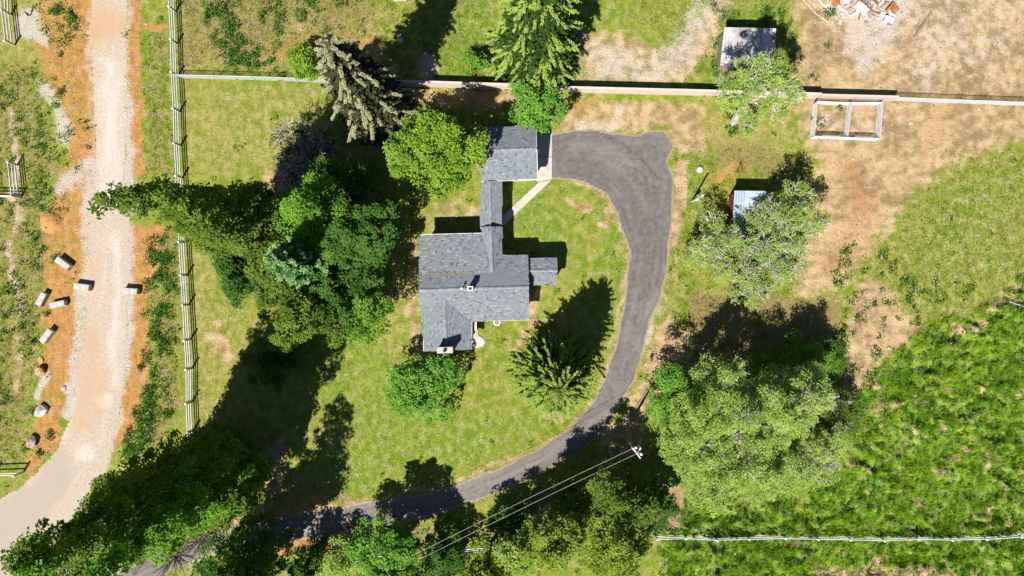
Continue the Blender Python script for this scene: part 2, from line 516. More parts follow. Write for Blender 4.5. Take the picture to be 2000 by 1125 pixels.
dry = Z.copy() + 0.25
dry = mx(dry, 0.6 * poly([(355, 165), (640, 165), (640, 250), (520, 340), (360, 350)], 25))
dry = mx(dry, 0.6 * poly([(360, 450), (480, 600), (560, 640), (430, 850), (370, 850)], 25))
dry = mx(dry, 0.75 * poly([(345, 0), (760, 0), (740, 150), (345, 140)], 20))
dry = mx(dry, 0.45 * poly([(2100, 270), (1840, 310), (1740, 420), (1680, 540), (1790, 640), (1900, 620), (2100, 540)], 25))
dry = mx(dry, 0.6 * poly([(780, 560), (820, 560), (830, 690), (760, 720), (740, 640)], 15))
dry = mx(dry, 0.7 * poly([(1300, 200), (1560, 200), (1540, 300), (1330, 300)], 20))
dry = mx(dry, 0.55 * poly([(-90, 200), (90, 260), (90, 600), (50, 900), (-90, 900)], 20))
dry = mx(dry, 0.65 * poly([(-90, -90), (70, -90), (90, 60), (60, 200), (90, 300), (-90, 300)], 16))
dry = mx(dry, 0.6 * stroke([(1320, 480), (1300, 620), (1240, 780)], 25, 15))
dry = mx(dry, 0.6 * ell(640, 850, 60, 40))
dry = mx(dry, 0.6 * stroke([(20, 620), (40, 720)], 22, 16))
dry *= 1 - 0.85 * poly(FIELD, 10)

tan = Z.copy()
tan = mx(tan, 0.86 * poly([(1530, -90), (2100, -90), (2100, 262), (1900, 300), (1800, 370), (1740, 440), (1690, 520), (1640, 575), (1560, 580), (1560, 450), (1600, 330), (1570, 290), (1545, 200), (1555, 60)], 48))
tan = mx(tan, 1.0 * poly([(1620, 300), (1740, 300), (1760, 360), (1690, 440), (1650, 540), (1600, 575), (1560, 560), (1580, 450)], 36))
tan = mx(tan, 0.9 * poly([(1560, 20), (1700, 60), (1760, 120), (1740, 170), (1600, 180), (1560, 110)], 20))
tan = mx(tan, 0.9 * poly([(1660, 580), (1700, 540), (1770, 600), (1800, 640), (1700, 720), (1660, 790), (1640, 760)], 14))
tan = mx(tan, 0.8 * poly([(1085, 195), (1380, 195), (1375, 285), (1325, 300), (1300, 252), (1090, 255)], 12))
tan = mx(tan, 0.72 * poly([(1130, 60), (1230, 60), (1290, 110), (1370, 20), (1440, -60), (1400, 100), (1340, 165), (1110, 165)], 14))
tan = mx(tan, 0.9 * stroke([(1330, 320), (1325, 400), (1318, 470)], 12, 7))
tan = mx(tan, 0.85 * poly([(1296, 610), (1350, 650), (1345, 730), (1270, 800), (1225, 850), (1195, 840), (1245, 760), (1268, 680)], 12))
tan = mx(tan, 0.8 * stroke([(560, 335), (540, 370)], 26, 16))
tan = mx(tan, 0.75 * stroke([(775, 185), (1000, 190), (1090, 230)], 16, 10))
tan = mx(tan, 0.6 * stroke([(860, 405), (930, 415)], 18, 12))
tan = mx(tan, 0.7 * stroke([(808, 470), (806, 560), (815, 680), (870, 700)], 10, 8))
tan = mx(tan, 0.75 * stroke([(1040, 570), (1038, 640), (1010, 680)], 12, 9))
tan = mx(tan, 0.9 * ell(1143, 405, 16, 14))
tan = mx(tan, 0.85 * stroke([(1108, 388), (1125, 400)], 6, 4))
tan = mx(tan, 0.85 * stroke([(1165, 440), (1190, 435), (1185, 410)], 7, 4))
tan = mx(tan, 0.9 * ell(1088, 800, 38, 20))
tan = mx(tan, 0.85 * poly([(440, 860), (560, 850), (560, 920), (530, 1000), (430, 1030), (380, 1040), (460, 960)], 16))
tan = mx(tan, (0.35 + 0.6 * fbm(GX / 4, GY / 4, 131)) * stroke(INNER, 6, 6))
tan = mx(tan, 0.9 * stroke([(300, 1100), (420, 1062), (540, 1025), (640, 990)], 10, 6))
tan = mx(tan, 0.9 * stroke([(18, 215), (32, 262), (36, 305), (24, 380), (40, 405), (30, 440), (20, 480), (26, 560), (40, 600)], 7, 4))
tan = mx(tan, 0.6 * stroke([(20, 620), (35, 690), (25, 760)], 9, 8))
tan = mx(tan, 0.7 * stroke([(1600, 1118), (1760, 1112), (1900, 1125)], 14, 9))
tan = mx(tan, 0.8 * stroke([(1300, 1022), (1320, 990), (1315, 960)], 16, 9))
tan = mx(tan, 0.75 * poly([(1180, 830), (1260, 790), (1255, 900), (1190, 900)], 12))
tan = mx(tan, 0.75 * ell(830, 130, 26, 30))
tan = mx(tan, 1.0 * ell(1625, 240, 26, 26))
tan = mx(tan, 1.0 * ell(1690, 248, 22, 24))
tan = mx(tan, 0.65 * ell(580, 50, 16, 14))
tan = mx(tan, 0.7 * stroke([(415, 650), (440, 690)], 16, 12))
for (x, y, r) in [(1795, 612, 9), (1865, 640, 8), (1920, 540, 6), (1700, 745, 13), (1750, 795, 10), (1780, 845, 7), (1715, 800, 9), (1725, 790, 9), (1775, 770, 6), (1930, 880, 8), (1925, 905, 9), (1655, 910, 10),
                  (1690, 918, 9), (1690, 960, 7), (1675, 860, 5), (1815, 755, 6), (1880, 820, 5), (1945, 900, 6), (1860, 760, 8), (1545, 1050, 6), (1720, 1090, 14), (1760, 870, 5)]:
    tan = mx(tan, 0.9 * ell(x, y, r, r * 0.8))
rs = np.random.default_rng(66)
for q in range(46):
    x, y = rs.uniform(1690, 2010), rs.uniform(660, 1030)
    if poly_sd(FIELD, np.array([x]), np.array([y]))[0] > 25:
        tan = mx(tan, rs.uniform(.6, .95) * ell(x, y, rs.uniform(6, 16), rs.uniform(2.5, 5), rs.uniform(-10, 80)))
tan = mx(tan, 0.8 * stroke([(2020, 530), (1930, 610), (1900, 640), (1860, 650)], 6, 4))

orange = Z.copy()
orange = mx(orange, 0.70 * poly([(70, -90), (196, -90), (200, 350), (190, 480), (152, 700), (120, 860), (60, 935), (45, 905), (80, 770), (85, 600), (80, 480), (100, 400), (130, 300), (95, 180), (70, 100)], 14))
orange = mx(orange, 1.0 * poly([(130, 250), (195, 240), (195, 330), (140, 330)], 10))
orange = mx(orange, 1.0 * poly([(120, 365), (168, 355), (165, 440), (130, 470), (88, 430)], 10))
orange = mx(orange, 1.0 * poly([(90, 520), (155, 520), (150, 720), (100, 780), (85, 690)], 14))
orange = mx(orange, 0.85 * poly([(80, 780), (135, 760), (110, 870), (60, 920), (60, 860)], 12))
orange = mx(orange, 0.8 * poly([(248, -90), (276, -90), (284, 250), (288, 350), (250, 350)], 9))
orange = mx(orange, 0.7 * stroke([(285, 50), (325, 52)], 8, 6))
orange = mx(orange, 1.0 * poly([(252, 445), (320, 445), (300, 540), (292, 640), (296, 720), (268, 800), (245, 870), (215, 880), (240, 760), (252, 600)], 10))
orange = mx(orange, 0.9 * poly([(600, 1052), (720, 1038), (700, 1066), (640, 1085), (560, 1085), (420, 1095), (420, 1082)], 8))
orange = mx(orange, 0.85 * poly([(560, 990), (640, 960), (640, 985), (500, 1025)], 10))
orange = mx(orange, 0.6 * stroke([(1395, 355), (1410, 350), (1440, 325)], 20, 22))
orange = mx(orange, 0.55 * poly([(470, 90), (700, 60), (690, 120), (600, 130)], 20))
orange = mx(orange, 0.4 * stroke([(1840, 230), (1810, 290)], 26, 24))
orange = mx(orange, 0.45 * stroke([(1660, 330), (1690, 400), (1630, 520)], 30, 30))
orange = mx(orange, 0.5 * stroke([(1090, 240), (1110, 200), (1160, 195)], 12, 9))
orange = mx(orange, 0.7 * ell(730, 95, 22, 28))

gravel = Z.copy()
gravel = mx(gravel, 0.48 * stroke([(184, -60), (182, 60), (186, 200), (188, 330)], 10, 10))
gravel = mx(gravel, 0.45 * stroke([(248, -60), (248, 200)], 9, 8))
gravel = mx(gravel, 0.7 * stroke([(176, 330), (170, 420), (176, 480), (166, 560), (158, 660), (144, 740), (135, 800)], 15, 12))
gravel = mx(gravel, 0.75 * stroke([(248, 200), (250, 330), (250, 440), (252, 560), (244, 690), (228, 790), (210, 870), (195, 920)], 11, 10))
gravel = mx(gravel, 0.72 * poly([(35, 20), (70, 15), (78, 50), (98, 70), (95, 95), (65, 80), (28, 70)], 6))
gravel = mx(gravel, 0.62 * stroke([(92, 175), (108, 215), (116, 240), (120, 265)], 14, 9))
gravel = mx(gravel, 0.62 * stroke([(178, 320), (145, 345), (118, 372)], 15, 10))
gravel = mx(gravel, 0.85 * stroke([(85, 735), (76, 775)], 7, 4))
gravel = mx(gravel, 0.9 * ell(127, 757, 7, 7))
gravel = mx(gravel, 0.52 * poly([(1150, 80), (1215, 85), (1260, 120), (1310, 80), (1360, -10), (1420, 0), (1350, 130), (1300, 165), (1170, 166), (1150, 130)], 26))
gravel = mx(gravel, 0.62 * poly([(1600, -90), (1780, -90), (1785, 40), (1735, 100), (1700, 150), (1665, 130), (1645, 50), (1605, 20)], 24))
gravel = mx(gravel, 0.4 * stroke([(1830, 60), (1850, 100), (1800, 150)], 24, 20))
gravel = mx(gravel, 0.3 * poly([(1760, -60), (2000, -60), (1960, 150), (1780, 140)], 40))
gravel = mx(gravel, 0.34 * stroke([(18, 215), (32, 262), (36, 305), (24, 380), (40, 405), (30, 440), (20, 480), (26, 560), (40, 600)], 7, 6))
gravel = mx(gravel, 0.6 * ell(1780, 5, 14, 10))
gravel = mx(gravel, 0.6 * stroke([(1285, 570), (1268, 630), (1258, 680)], 9, 5))
gravel = mx(gravel, 0.5 * stroke([(1130, 245), (1200, 250), (1215, 215)], 10, 7))
gravel = mx(gravel, 0.6 * ell(830, 125, 16, 20))
gravel = mx(gravel, 0.6 * stroke([(330, 1095), (420, 1060), (480, 1040)], 20, 10))
gravel = mx(gravel, 0.55 * stroke([(1010, 930), (1110, 880), (1180, 835)], 8, 5))

brown = Z.copy()
brown = mx(brown, 0.55 * poly([(345, -90), (740, -90), (720, 100), (345, 140)], 30))
brown = mx(brown, 0.6 * poly([(1560, 60), (1640, 110), (1700, 190), (2100, 240), (2100, 100), (1900, -90), (1800, -90), (1800, 140), (1650, 180)], 30))
brown = mx(brown, 0.62 * poly([(80, 40), (178, 10), (176, 210), (140, 250), (95, 120)], 20))
brown = mx(brown, 0.42 * poly([(-90, 100), (70, 110), (100, 260), (85, 500), (80, 640), (50, 900), (-90, 900)], 16))
brown = mx(brown, 0.5 * stroke([(325, 460), (330, 640), (330, 800), (300, 850)], 24, 14))
brown = mx(brown, 0.42 * poly([(283, 60), (332, 60), (336, 340), (290, 345)], 12))
brown = mx(brown, 0.6 * poly([(70, 420), (110, 460), (85, 640), (65, 600)], 14))
brown = mx(brown, 0.6 * stroke([(90, 310), (120, 330), (105, 420)], 16, 12))
brown = mx(brown, 0.85 * poly([(1350, 570), (1640, 580), (1640, 700), (1480, 720), (1340, 720)], 20))
brown = mx(brown, 0.6 * stroke([(1420, 300), (1540, 330), (1560, 400)], 40, 30))
brown = mx(brown, 0.5 * poly([(760, 170), (830, 180), (760, 300), (760, 560), (800, 520), (840, 420), (800, 600), (740, 600)], 20))
brown = mx(brown, 0.5 * poly([(440, 870), (900, 1040), (1250, 890), (1240, 1000), (800, 1090), (430, 1060)], 20))
brown = mx(brown, 0.6 * stroke([(1600, 1120), (1750, 1120)], 20, 10))

inside = (1 - sstep(52, 70, np.abs(GX))) * (1 - sstep(30, 44, np.abs(GY)))
tan, gravel, brown = tan * inside, gravel * inside, brown * inside
fieldm = poly(FIELD, 26) * sstep(0.25, 0.5, 0.7 * poly(FIELD, 26) + 0.5 * fbm(GX / 1.2, GY / 1.2, 151))
rx_ = sstep(-1.5, 1.5, poly_sd(ROAD, PXr, PYr))
dx_ = sstep(-1.5, 1.5, poly_sd(DRIVE, PXr, PYr))

# relief: tussocky meadow, a sand mound; nothing near buildings or roads
fx, fy = GX + 0.6 * fbm(GX / 1.3, GY / 1.3, 41), GY * 1.3
tuss = np.abs(fbm(fx / 1.7, fy / 1.7, 51, 4) - 0.5) * 2
gravel = mx(gravel, 0.3 * ell(1625, 240, 26, 24) + 0.3 * ell(1690, 248, 22, 22))
rise = fieldm * (0.9 * np.clip(1 - tuss * 2.6, 0, 1) ** 1.3 * sstep(0.3, 0.6, fbm(GX / 3.5, GY / 3.5, 61)) + 0.22 * fbm(GX / 0.6, GY / 0.6, 71))
for (x, y, r, hh) in [(1700, 745, 16, 0.5), (1668, 868, 14, 0.4), (1675, 918, 22, 0.6), (1770, 830, 14, 0.4), (1925, 895, 15, 0.4), (1735, 790, 15, 0.4)]:
    rise = rise + hh * ell(x, y, r, r * 0.5, 25, 0.7) * fieldm
rise = rise + 0.06 * sstep(0.3, 0.8, lush) * (1 - fieldm) * fbm(GX / 0.5, GY / 0.5, 81) * (1 - rx_) * (1 - dx_)

def mk_ground():
    t = NT('soil and turf')
    A = t.attr('paintA').outputs['Color']
    B = t.attr('paintB').outputs['Color']
    lu, dr, ta = t.sep(A)[:3]
    og, gr, br = t.sep(B)[:3]
    n1, n2, n3, n4 = t.noise(0.28, 3), t.noise(1.1, 4), t.noise(4.5, 4, 0.6), t.noise(16, 3, 0.65)
    def thr(m, w, wn=0.75, nn=None):
        j = t.math('ADD', t.math('MULTIPLY', t.math('SUBTRACT', n3 if nn is None else nn, 0.5), wn * 1.5), t.math('MULTIPLY', t.math('SUBTRACT', n2, 0.5), 1.3))
        j = t.math('ADD', j, t.math('MULTIPLY', t.math('SUBTRACT', n4, 0.5), 1.2))
        return t.step(t.math('ADD', m, j), 0.5 - w, 0.5 + w)
    n5 = t.noise(1.9, 5, 0.65, stretch=(1.0, 0.6, 1.0))
    g = t.math('ADD', t.math('MULTIPLY', n2, 0.5), t.math('ADD', t.math('MULTIPLY', n5, 0.5), t.math('MULTIPLY', n1, 0.3)))
    col = t.mix(t.step(g, 0.52, 0.76), (0.080, 0.124, 0.008), (0.154, 0.162, 0.024))
    col = t.mix(t.math('MULTIPLY', thr(t.math('MULTIPLY', n1, 0.7), 0.3), 0.38), col, (0.172, 0.158, 0.038))
    col = t.mix(thr(lu, 0.35), col, t.mix(t.step(n5, 0.38, 0.64), (0.054, 0.112, 0.007), (0.132, 0.180, 0.020)))
    col = t.mix(t.math('MULTIPLY', thr(dr, 0.4), 0.8), col, t.mix(t.step(n5, 0.36, 0.66), (0.140, 0.125, 0.026), (0.235, 0.195, 0.075)))
    col = t.mix(thr(br, 0.3), col, t.mix(t.step(n4, 0.38, 0.62), (0.100, 0.072, 0.026), (0.20, 0.140, 0.060)))
    tm = t.math('ADD', t.math('MULTIPLY', n2, 0.6), t.math('ADD', t.math('MULTIPLY', n4, 0.35), t.math('MULTIPLY', n1, 0.5)))
    col = t.mix(thr(ta, 0.25), col, t.mix(t.step(tm, 0.58, 0.86), (0.150, 0.100, 0.048), (0.300, 0.215, 0.115)))
    om = t.math('ADD', t.math('MULTIPLY', n5, 0.55), t.math('MULTIPLY', n4, 0.45))
    col = t.mix(thr(og, 0.25), col, t.mix(t.step(om, 0.38, 0.62), (0.180, 0.088, 0.024), (0.300, 0.160, 0.050)))
    vg = t.voro(9.0).outputs['Distance']
    gc = t.mix(t.step(n4, 0.38, 0.62), (0.17, 0.14, 0.12), (0.40, 0.36, 0.335))
    spk = t.noise(26, 2, 0.6)
    gm = t.math('ADD', gr, t.math('MULTIPLY', t.math('SUBTRACT', spk, 0.5), 1.6))
    col = t.mix(thr(gm, 0.16, 1.0, n4), col, gc)
    # scattered dark seedlings and pale stones on bare earth
    bare = t.math('MAXIMUM', t.math('MAXIMUM', og, ta), gr)
    v = t.voro(1.6)
    spot = t.math('MULTIPLY', t.step(v.outputs['Distance'], 0.16, 0.08), t.step(t.sep(v.outputs['Color'])[0], 0.55, 0.6))
    col = t.mix(t.math('MULTIPLY', spot, t.step(bare, 0.3, 0.6)), col, (0.05, 0.06, 0.018))
    v2 = t.voro(3.4)
    spot2 = t.math('MULTIPLY', t.step(v2.outputs['Distance'], 0.13, 0.07), t.step(t.sep(v2.outputs['Color'])[1], 0.8, 0.83))
    col = t.mix(t.math('MULTIPLY', spot2, t.step(bare, 0.35, 0.65)), col, (0.38, 0.34, 0.29))
    col = t.grain(col, 0.55, 1.45, t.noise(22, 4, 0.75))
    hgt = t.math('ADD', t.math('MULTIPLY', n4, 0.6), t.math('MULTIPLY', n3, 1.0))
    return t.finish(col, 0.97, t.bump(hgt, 0.75, 0.16), spec=0.1)
M['ground'] = mk_ground()

def mk_road():
    t = NT('crushed gravel')
    A = t.attr('paintA').outputs['Color']
    og, wh, gy_ = t.sep(A)[:3]
    n2, n3, n4 = t.noise(0.9, 4, stretch=(1.6, 0.35, 1)), t.noise(5, 4, 0.6), t.noise(22, 3, 0.7)
    j = t.math('ADD', t.math('MULTIPLY', t.math('SUBTRACT', n2, 0.5), 0.9), t.math('MULTIPLY', t.math('SUBTRACT', n3, 0.5), 0.5))
    col = t.mix(t.step(n3, 0.35, 0.65), (0.235, 0.192, 0.150), (0.295, 0.250, 0.205))
    col = t.mix(t.step(t.math('ADD', wh, j), 0.15, 1.0), col, (0.325, 0.302, 0.28))
    col = t.mix(t.step(t.math('ADD', og, j), 0.15, 1.1), col, (0.285, 0.178, 0.092))
    col = t.mix(t.step(t.math('ADD', gy_, j), 0.2, 0.8), col, (0.235, 0.198, 0.165))
    col = t.grain(col, 0.78, 1.22, n4)
    return t.finish(col, 0.97, t.bump(t.math('ADD', n4, t.noise(60, 2)), 0.5, 0.05), spec=0.1)
M['road'] = mk_road()

def mk_asphalt():
    t = NT('worn asphalt')
    A = t.attr('paintA').outputs['Color']
    edge, lite, trk = t.sep(A)[:3]
    n1, n2, n3, n4 = t.noise(0.35, 4), t.noise(1.8, 5, 0.6), t.noise(8, 4, 0.65), t.noise(40, 3, 0.7)
    col = t.mix(t.step(n2, 0.35, 0.68), (0.071, 0.064, 0.062), (0.097, 0.088, 0.084))
    col = t.mix(t.math('MULTIPLY', t.step(n1, 0.48, 0.66), 0.6), col, (0.112, 0.098, 0.088))
    col = t.mix(t.math('MULTIPLY', lite, t.step(n3, 0.3, 0.6)), col, (0.130, 0.115, 0.105))
    col = t.mix(t.math('MULTIPLY', t.step(t.math('ADD', edge, t.math('MULTIPLY', t.math('SUBTRACT', n3, 0.5), 1.2)), 0.45, 0.75), 0.85), col, (0.19, 0.145, 0.10))
    col = t.mix(t.math('MULTIPLY', trk, t.step(n3, 0.4, 0.55)), col, (0.032, 0.028, 0.028))
    sr = t.sep(t.attr('paintB').outputs['Color'])[0]
    col = t.grain(col, 0.84, 1.18, sr)
    v = t.voro(2.3)
    spot = t.math('MULTIPLY', t.step(v.outputs['Distance'], 0.10, 0.05), t.step(t.sep(v.outputs['Color'])[0], 0.75, 0.8))
    col = t.mix(spot, col, (0.22, 0.19, 0.16))
    col = t.grain(col, 0.72, 1.28, n4)
    return t.finish(col, 0.93, t.bump(n4, 0.5, 0.03), spec=0.2)
M['asphalt'] = mk_asphalt()

def grid_mesh(name, xs, ys, Zs, paints, keep=None):
    nx, ny = Zs.shape
    V = np.stack([xs, ys, Zs], -1).reshape(-1, 3)
    i = np.arange(nx - 1)[:, None] * ny + np.arange(ny - 1)[None, :]
    F = np.stack([i, i + ny, i + ny + 1, i + 1], -1).reshape(-1, 4)
    if keep is not None:
        F = F[keep.reshape(-1)]
        used = np.unique(F)
        mp = np.full(len(V), -1)
        mp[used] = np.arange(len(used))
        F = mp[F]
        V = V[used]
    me = mesh_np(name, V, F)
    for k, (R, G, B) in paints.items():
        C = np.stack([R, G, B, np.ones_like(R)], -1).reshape(-1, 4)
        if keep is not None:
            C = C[used]
        a = me.attributes.new(k, 'FLOAT_COLOR', 'POINT')
        a.data.foreach_set('color', np.ascontiguousarray(C, dtype=np.float32).ravel())
    me.polygons.foreach_set('use_smooth', np.ones(len(me.polygons), dtype=bool))
    return me

ground = link('ground', grid_mesh('ground', GX, GY, rise, {'paintA': (lush, dry, tan), 'paintB': (orange, gravel, brown)}), M['ground'])
tag(ground, 'lawn, dry grass, orange soil and green meadow around the house', 'ground', kind='structure')

def sheet(name, mask, paints, mat, z, label, cat):
    cell = (mask[:-1, :-1] + mask[1:, :-1] + mask[:-1, 1:] + mask[1:, 1:]) / 4
    o = link(name, grid_mesh(name, GX, GY, np.full_like(GX, z), paints, cell > 0.5), mat)
    return tag(o, label, cat, kind='structure')

r_or = mx(0.75 * ell(210, 45, 55, 35), 0.62 * poly([(160, 620), (206, 640), (212, 720), (225, 780), (190, 850), (138, 850), (140, 790)], 30))
r_or = mx(r_or, 0.45 * stroke([(185, 480), (170, 640), (160, 800)], 14, 10))
r_or = mx(r_or, 0.4 * stroke([(190, -60), (190, 60)], 40, 20))
r_or = mx(r_or, 0.55 * stroke([(130, 900), (60, 960), (0, 1000)], 14, 10))
r_wh = mx(0.7 * poly([(190, 110), (243, 120), (240, 400), (195, 400)], 26), 0.6 * stroke([(228, 460), (226, 620), (218, 740)], 13, 13))
r_wh = mx(r_wh, mx(0.8 * ell(205, 780, 16, 18), 0.7 * ell(165, 890, 22, 20)))
r_wh = mx(r_wh, 0.5 * stroke([(150, 760), (130, 850)], 8, 6))
for pts in ([(196, 700), (176, 820), (130, 900), (60, 965), (-60, 1020)], [(216, 720), (200, 840), (160, 930), (90, 1000), (-40, 1070)], [(205, -60), (206, 200), (212, 400), (196, 600)], [(226, -60), (228, 200), (232, 380)]):
    r_wh = mx(r_wh, 0.42 * stroke(pts, 4, 4))
    r_or = mx(r_or, 0.35 * stroke([(p[0] + 10, p[1] + 6) for p in pts], 4, 5))
r_gy = mx(0.9 * poly([(120, 870), (150, 930), (60, 1050), (-90, 1100), (-90, 1000), (50, 960)], 18), 0.7 * poly([(-90, 1040), (120, 1040), (300, 1060), (260, 1230), (-90, 1230)], 25))
sheet('gravel_road', rx_, {'paintA': (r_or, r_wh, r_gy)}, M['road'], 0.010, 'pale dusty gravel road running down the left side', 'road')
dsd = poly_sd(DRIVE, PXr, PYr)
d_edge = 1 - sstep(1, 8, dsd)
d_lite = mx(0.85 * poly([(1190, 835), (1250, 760), (1150, 830), (960, 920), (640, 990), (200, 1140), (300, 1150), (640, 1045), (960, 965)], 20), 0.7 * stroke([(1120, 290), (1200, 300), (1240, 320)], 10, 10))
d_lite = mx(d_lite, 0.7 * stroke([(1282, 570), (1262, 650), (1240, 720)], 9, 6))
d_trk = mx(stroke([(1165, 258), (1215, 280), (1260, 318), (1290, 350)], 1.6, 1.2, PXr, PYr), 0.8 * stroke([(1195, 312), (1250, 335), (1285, 370)], 1.3, 1.2, PXr, PYr))
d_trk = mx(d_trk, 0.5 * stroke([(1262, 640), (1240, 730), (1200, 800)], 1.5, 1.5, PXr, PYr))
d_str = vnoise(dsd / 3.2, GY / 9 + GX / 9, 181) * 0.6 + vnoise(dsd / 1.4, GY / 5 + GX / 5, 183) * 0.4
for pts, w in (([(1100, 300), (1160, 296), (1230, 330), (1280, 390), (1285, 470)], 1.0), ([(1110, 330), (1180, 345), (1240, 400), (1262, 480), (1262, 560)], 0.9), ([(1230, 470), (1236, 560), (1222, 640)], .8), ([(1290, 420), (1275, 520), (1262, 600), (1236, 690), (1215, 745)], .8), ([(700, 1010), (850, 975), (960, 935), (1060, 890)], .9), ([(1140, 275), (1170, 320), (1150, 345)], .7)):
    d_trk = mx(d_trk, 0.6 * stroke(pts, w, 1.0, PX0 + (fbm(GX / .8, GY / .8, 191) - .5) * 16, PY0 + (fbm(GX / .8, GY / .8, 195) - .5) * 16))
sheet('driveway', dx_, {'paintA': (d_edge, d_lite, d_trk), 'paintB': (d_str, d_str, d_str)}, M['asphalt'], 0.018, 'grey asphalt driveway curving around the lawn to the garage', 'driveway')

# ------------------------------------------------------------------ grass, weeds, stones (nobody could count them)
def sample(field, x, y):
    i = np.clip(np.searchsorted(gx, x), 1, NX - 1)
    j = np.clip(np.searchsorted(gy, y), 1, NY - 1)
    return field[i, j]

def scatter(n, dens, rng):
    x = rng.uniform(-52, 52, n)
    y = rng.uniform(-30, 30, n)
    k = rng.random(n) < sample(dens, x, y)
    return x[k], y[k]

def tufts(x, y, z, rng, blades, length, width, lean=0.6, heading=None, spreadr=0.1, droop=0.5):
    """bent blades: per blade a quad and a tip"""
    n = len(x)
    N = n * blades
    cx, cy, cz = np.repeat(x, blades), np.repeat(y, blades), np.repeat(z, blades)
    a = rng.uniform(0, 2 * np.pi, N)
    if heading is not None:
        hd = np.repeat(heading, blades)
        a = hd + rng.normal(0, 0.8, N)
    L = length * rng.uniform(0.55, 1.25, N)
    if isinstance(width, np.ndarray):
        width = np.repeat(width, blades)
    w = width * rng.uniform(0.7, 1.3, N)
    r0 = np.abs(rng.normal(0, spreadr, N))
    a0 = rng.uniform(0, 2 * np.pi, N)
    bx, by = cx + r0 * np.cos(a0), cy + r0 * np.sin(a0)
    ln = np.clip(lean + rng.normal(0, 0.25, N), 0.05, 1.5)
    dx, dy = np.cos(a), np.sin(a)
    sx, sy = -dy, dx
    V = np.zeros((N, 5, 3))
    V[:, 0] = np.stack([bx - sx * w / 2, by - sy * w / 2, cz], -1)
    V[:, 1] = np.stack([bx + sx * w / 2, by + sy * w / 2, cz], -1)
    h1, l1 = L * 0.6 * np.cos(ln * 0.6), L * 0.6 * np.sin(ln * 0.6)
    V[:, 2] = np.stack([bx + dx * l1 + sx * w * 0.4, by + dy * l1 + sy * w * 0.4, cz + h1], -1)
    V[:, 3] = np.stack([bx + dx * l1 - sx * w * 0.4, by + dy * l1 - sy * w * 0.4, cz + h1], -1)
    l2 = ln + droop
    V[:, 4] = np.stack([bx + dx * (l1 + L * 0.45 * np.sin(l2)), by + dy * (l1 + L * 0.45 * np.sin(l2)), cz + h1 + L * 0.45 * np.cos(l2)], -1)
    base = (np.arange(N) * 5)[:, None]
    F = [base + np.array([[0, 1, 2]]), base + np.array([[0, 2, 3]]), base + np.array([[3, 2, 4]])]
    F = np.concatenate(F, 0)
    tint = np.clip(np.repeat(rng.normal(0.5, 0.2, n) + 0.6 * (fbm(x / 1.2, y / 1.2, 171) - 0.5) + 0.8 * (fbm(x / 6.0, y / 6.0, 175) - 0.5), blades) + rng.normal(0, 0.15, N), 0, 1)
    return V.reshape(-1, 3), F, np.tile(tint, 3)

def grass(name, dens, n, blades, length, width, mat, label, lean, spreadr, seed, headed=False, droop=0.5):
    rng = np.random.default_rng(seed)
    x, y = scatter(n, dens, rng)
    z = sample(rise, x, y) - 0.03
    hd = None
    if headed:
        hd = (fbm(x / 4.0 + 50, y / 4.0 + 50, 91) - 0.5) * 7 + 0.8
    V, F, T = tufts(x, y, z, rng, blades, length, width, lean, hd, spreadr, droop)
    o = link(name, mesh_np(name, V, F, T), mat)
    return tag(o, label, 'grass', kind='stuff')

nobare = (1 - sstep(0.35, 0.6, tan)) * (1 - sstep(0.35, 0.6, orange)) * (1 - sstep(0.35, 0.6, gravel)) * (1 - rx_) * (1 - dx_)
HOUSE_FOOT = poly([(815, 452), (940, 450), (940, 250), (1080, 245), (1080, 350), (985, 440), (985, 498), (1035, 498), (1092, 502), (1092, 560), (1036, 628), (924, 632), (946, 680), (826, 688)], 4, PX0, PY0)
notree = 1 - HOUSE_FOOT
tz = fieldm * sstep(0.30, 0.5, fbm(GX / 1.1, GY / 1.1, 141))
grass('meadow_grass', tz * (1 - 0.95 * sstep(0.35, 0.6, tan)), 56000, 22, 0.48, 0.028, M['field'], 'tall rank green meadow grass in the lower right field', 0.55, 0.20, 11, True, 0.8)
grass('dry_meadow_grass', fieldm * (0.03 + 0.97 * sstep(0.25, 0.6, tan)), 16000, 16, 0.55, 0.035, M['straw'], 'straw coloured flattened grass in gaps of the green field', 0.9, 0.2, 12, True, 0.6)
grass('lawn_grass', nobare * notree * (1 - fieldm) * (0.35 + 0.5 * lush), 120000, 3, 0.14, 0.035, M['lawn'], 'short mown grass of the lawn around the house', 0.8, 0.12, 13)
gro = poly([(1270, 720), (1480, 620), (1650, 640), (1690, 800), (1640, 1000), (1290, 1030), (1240, 900)], 24) * (1 - fieldm) * (1 - 0.8 * sstep(.4, .7, tan))
grass('grove_grass', gro * sstep(0.4, 0.55, fbm(GX / 1.1, GY / 1.1, 161)), 16000, 16, 0.4, 0.035, M['field'], 'rank green grass under and around the pale grove', 0.6, 0.2, 16, True, 0.8)
rough = np.clip(poly([(-90, 120), (70, 130), (95, 250), (80, 480), (85, 640), (60, 800), (40, 900), (-90, 920)], 10) + poly([(345, -90), (960, -90), (960, 150), (345, 145)], 8)
                + stroke([(318, 470), (318, 620), (312, 780), (275, 860)], 28, 12) + 0.8 * poly([(283, 40), (332, 40), (340, 345), (290, 350)], 8)
                + poly([(1130, -90), (1545, -90), (1555, 190), (1390, 170)], 12) + 0.8 * poly([(2100, 280), (1860, 310), (1740, 440), (1690, 560), (1790, 650), (1920, 600), (2100, 520)], 20)
                + 0.8 * poly([(1320, 290), (1600, 290), (1600, 570), (1300, 640)], 20), 0, 1)
grass('rough_grass', rough * nobare, 55000, 5, 0.26, 0.04, M['lawn'], 'unmown rough grass beside the road and behind the fence', 0.85, 0.16, 14)
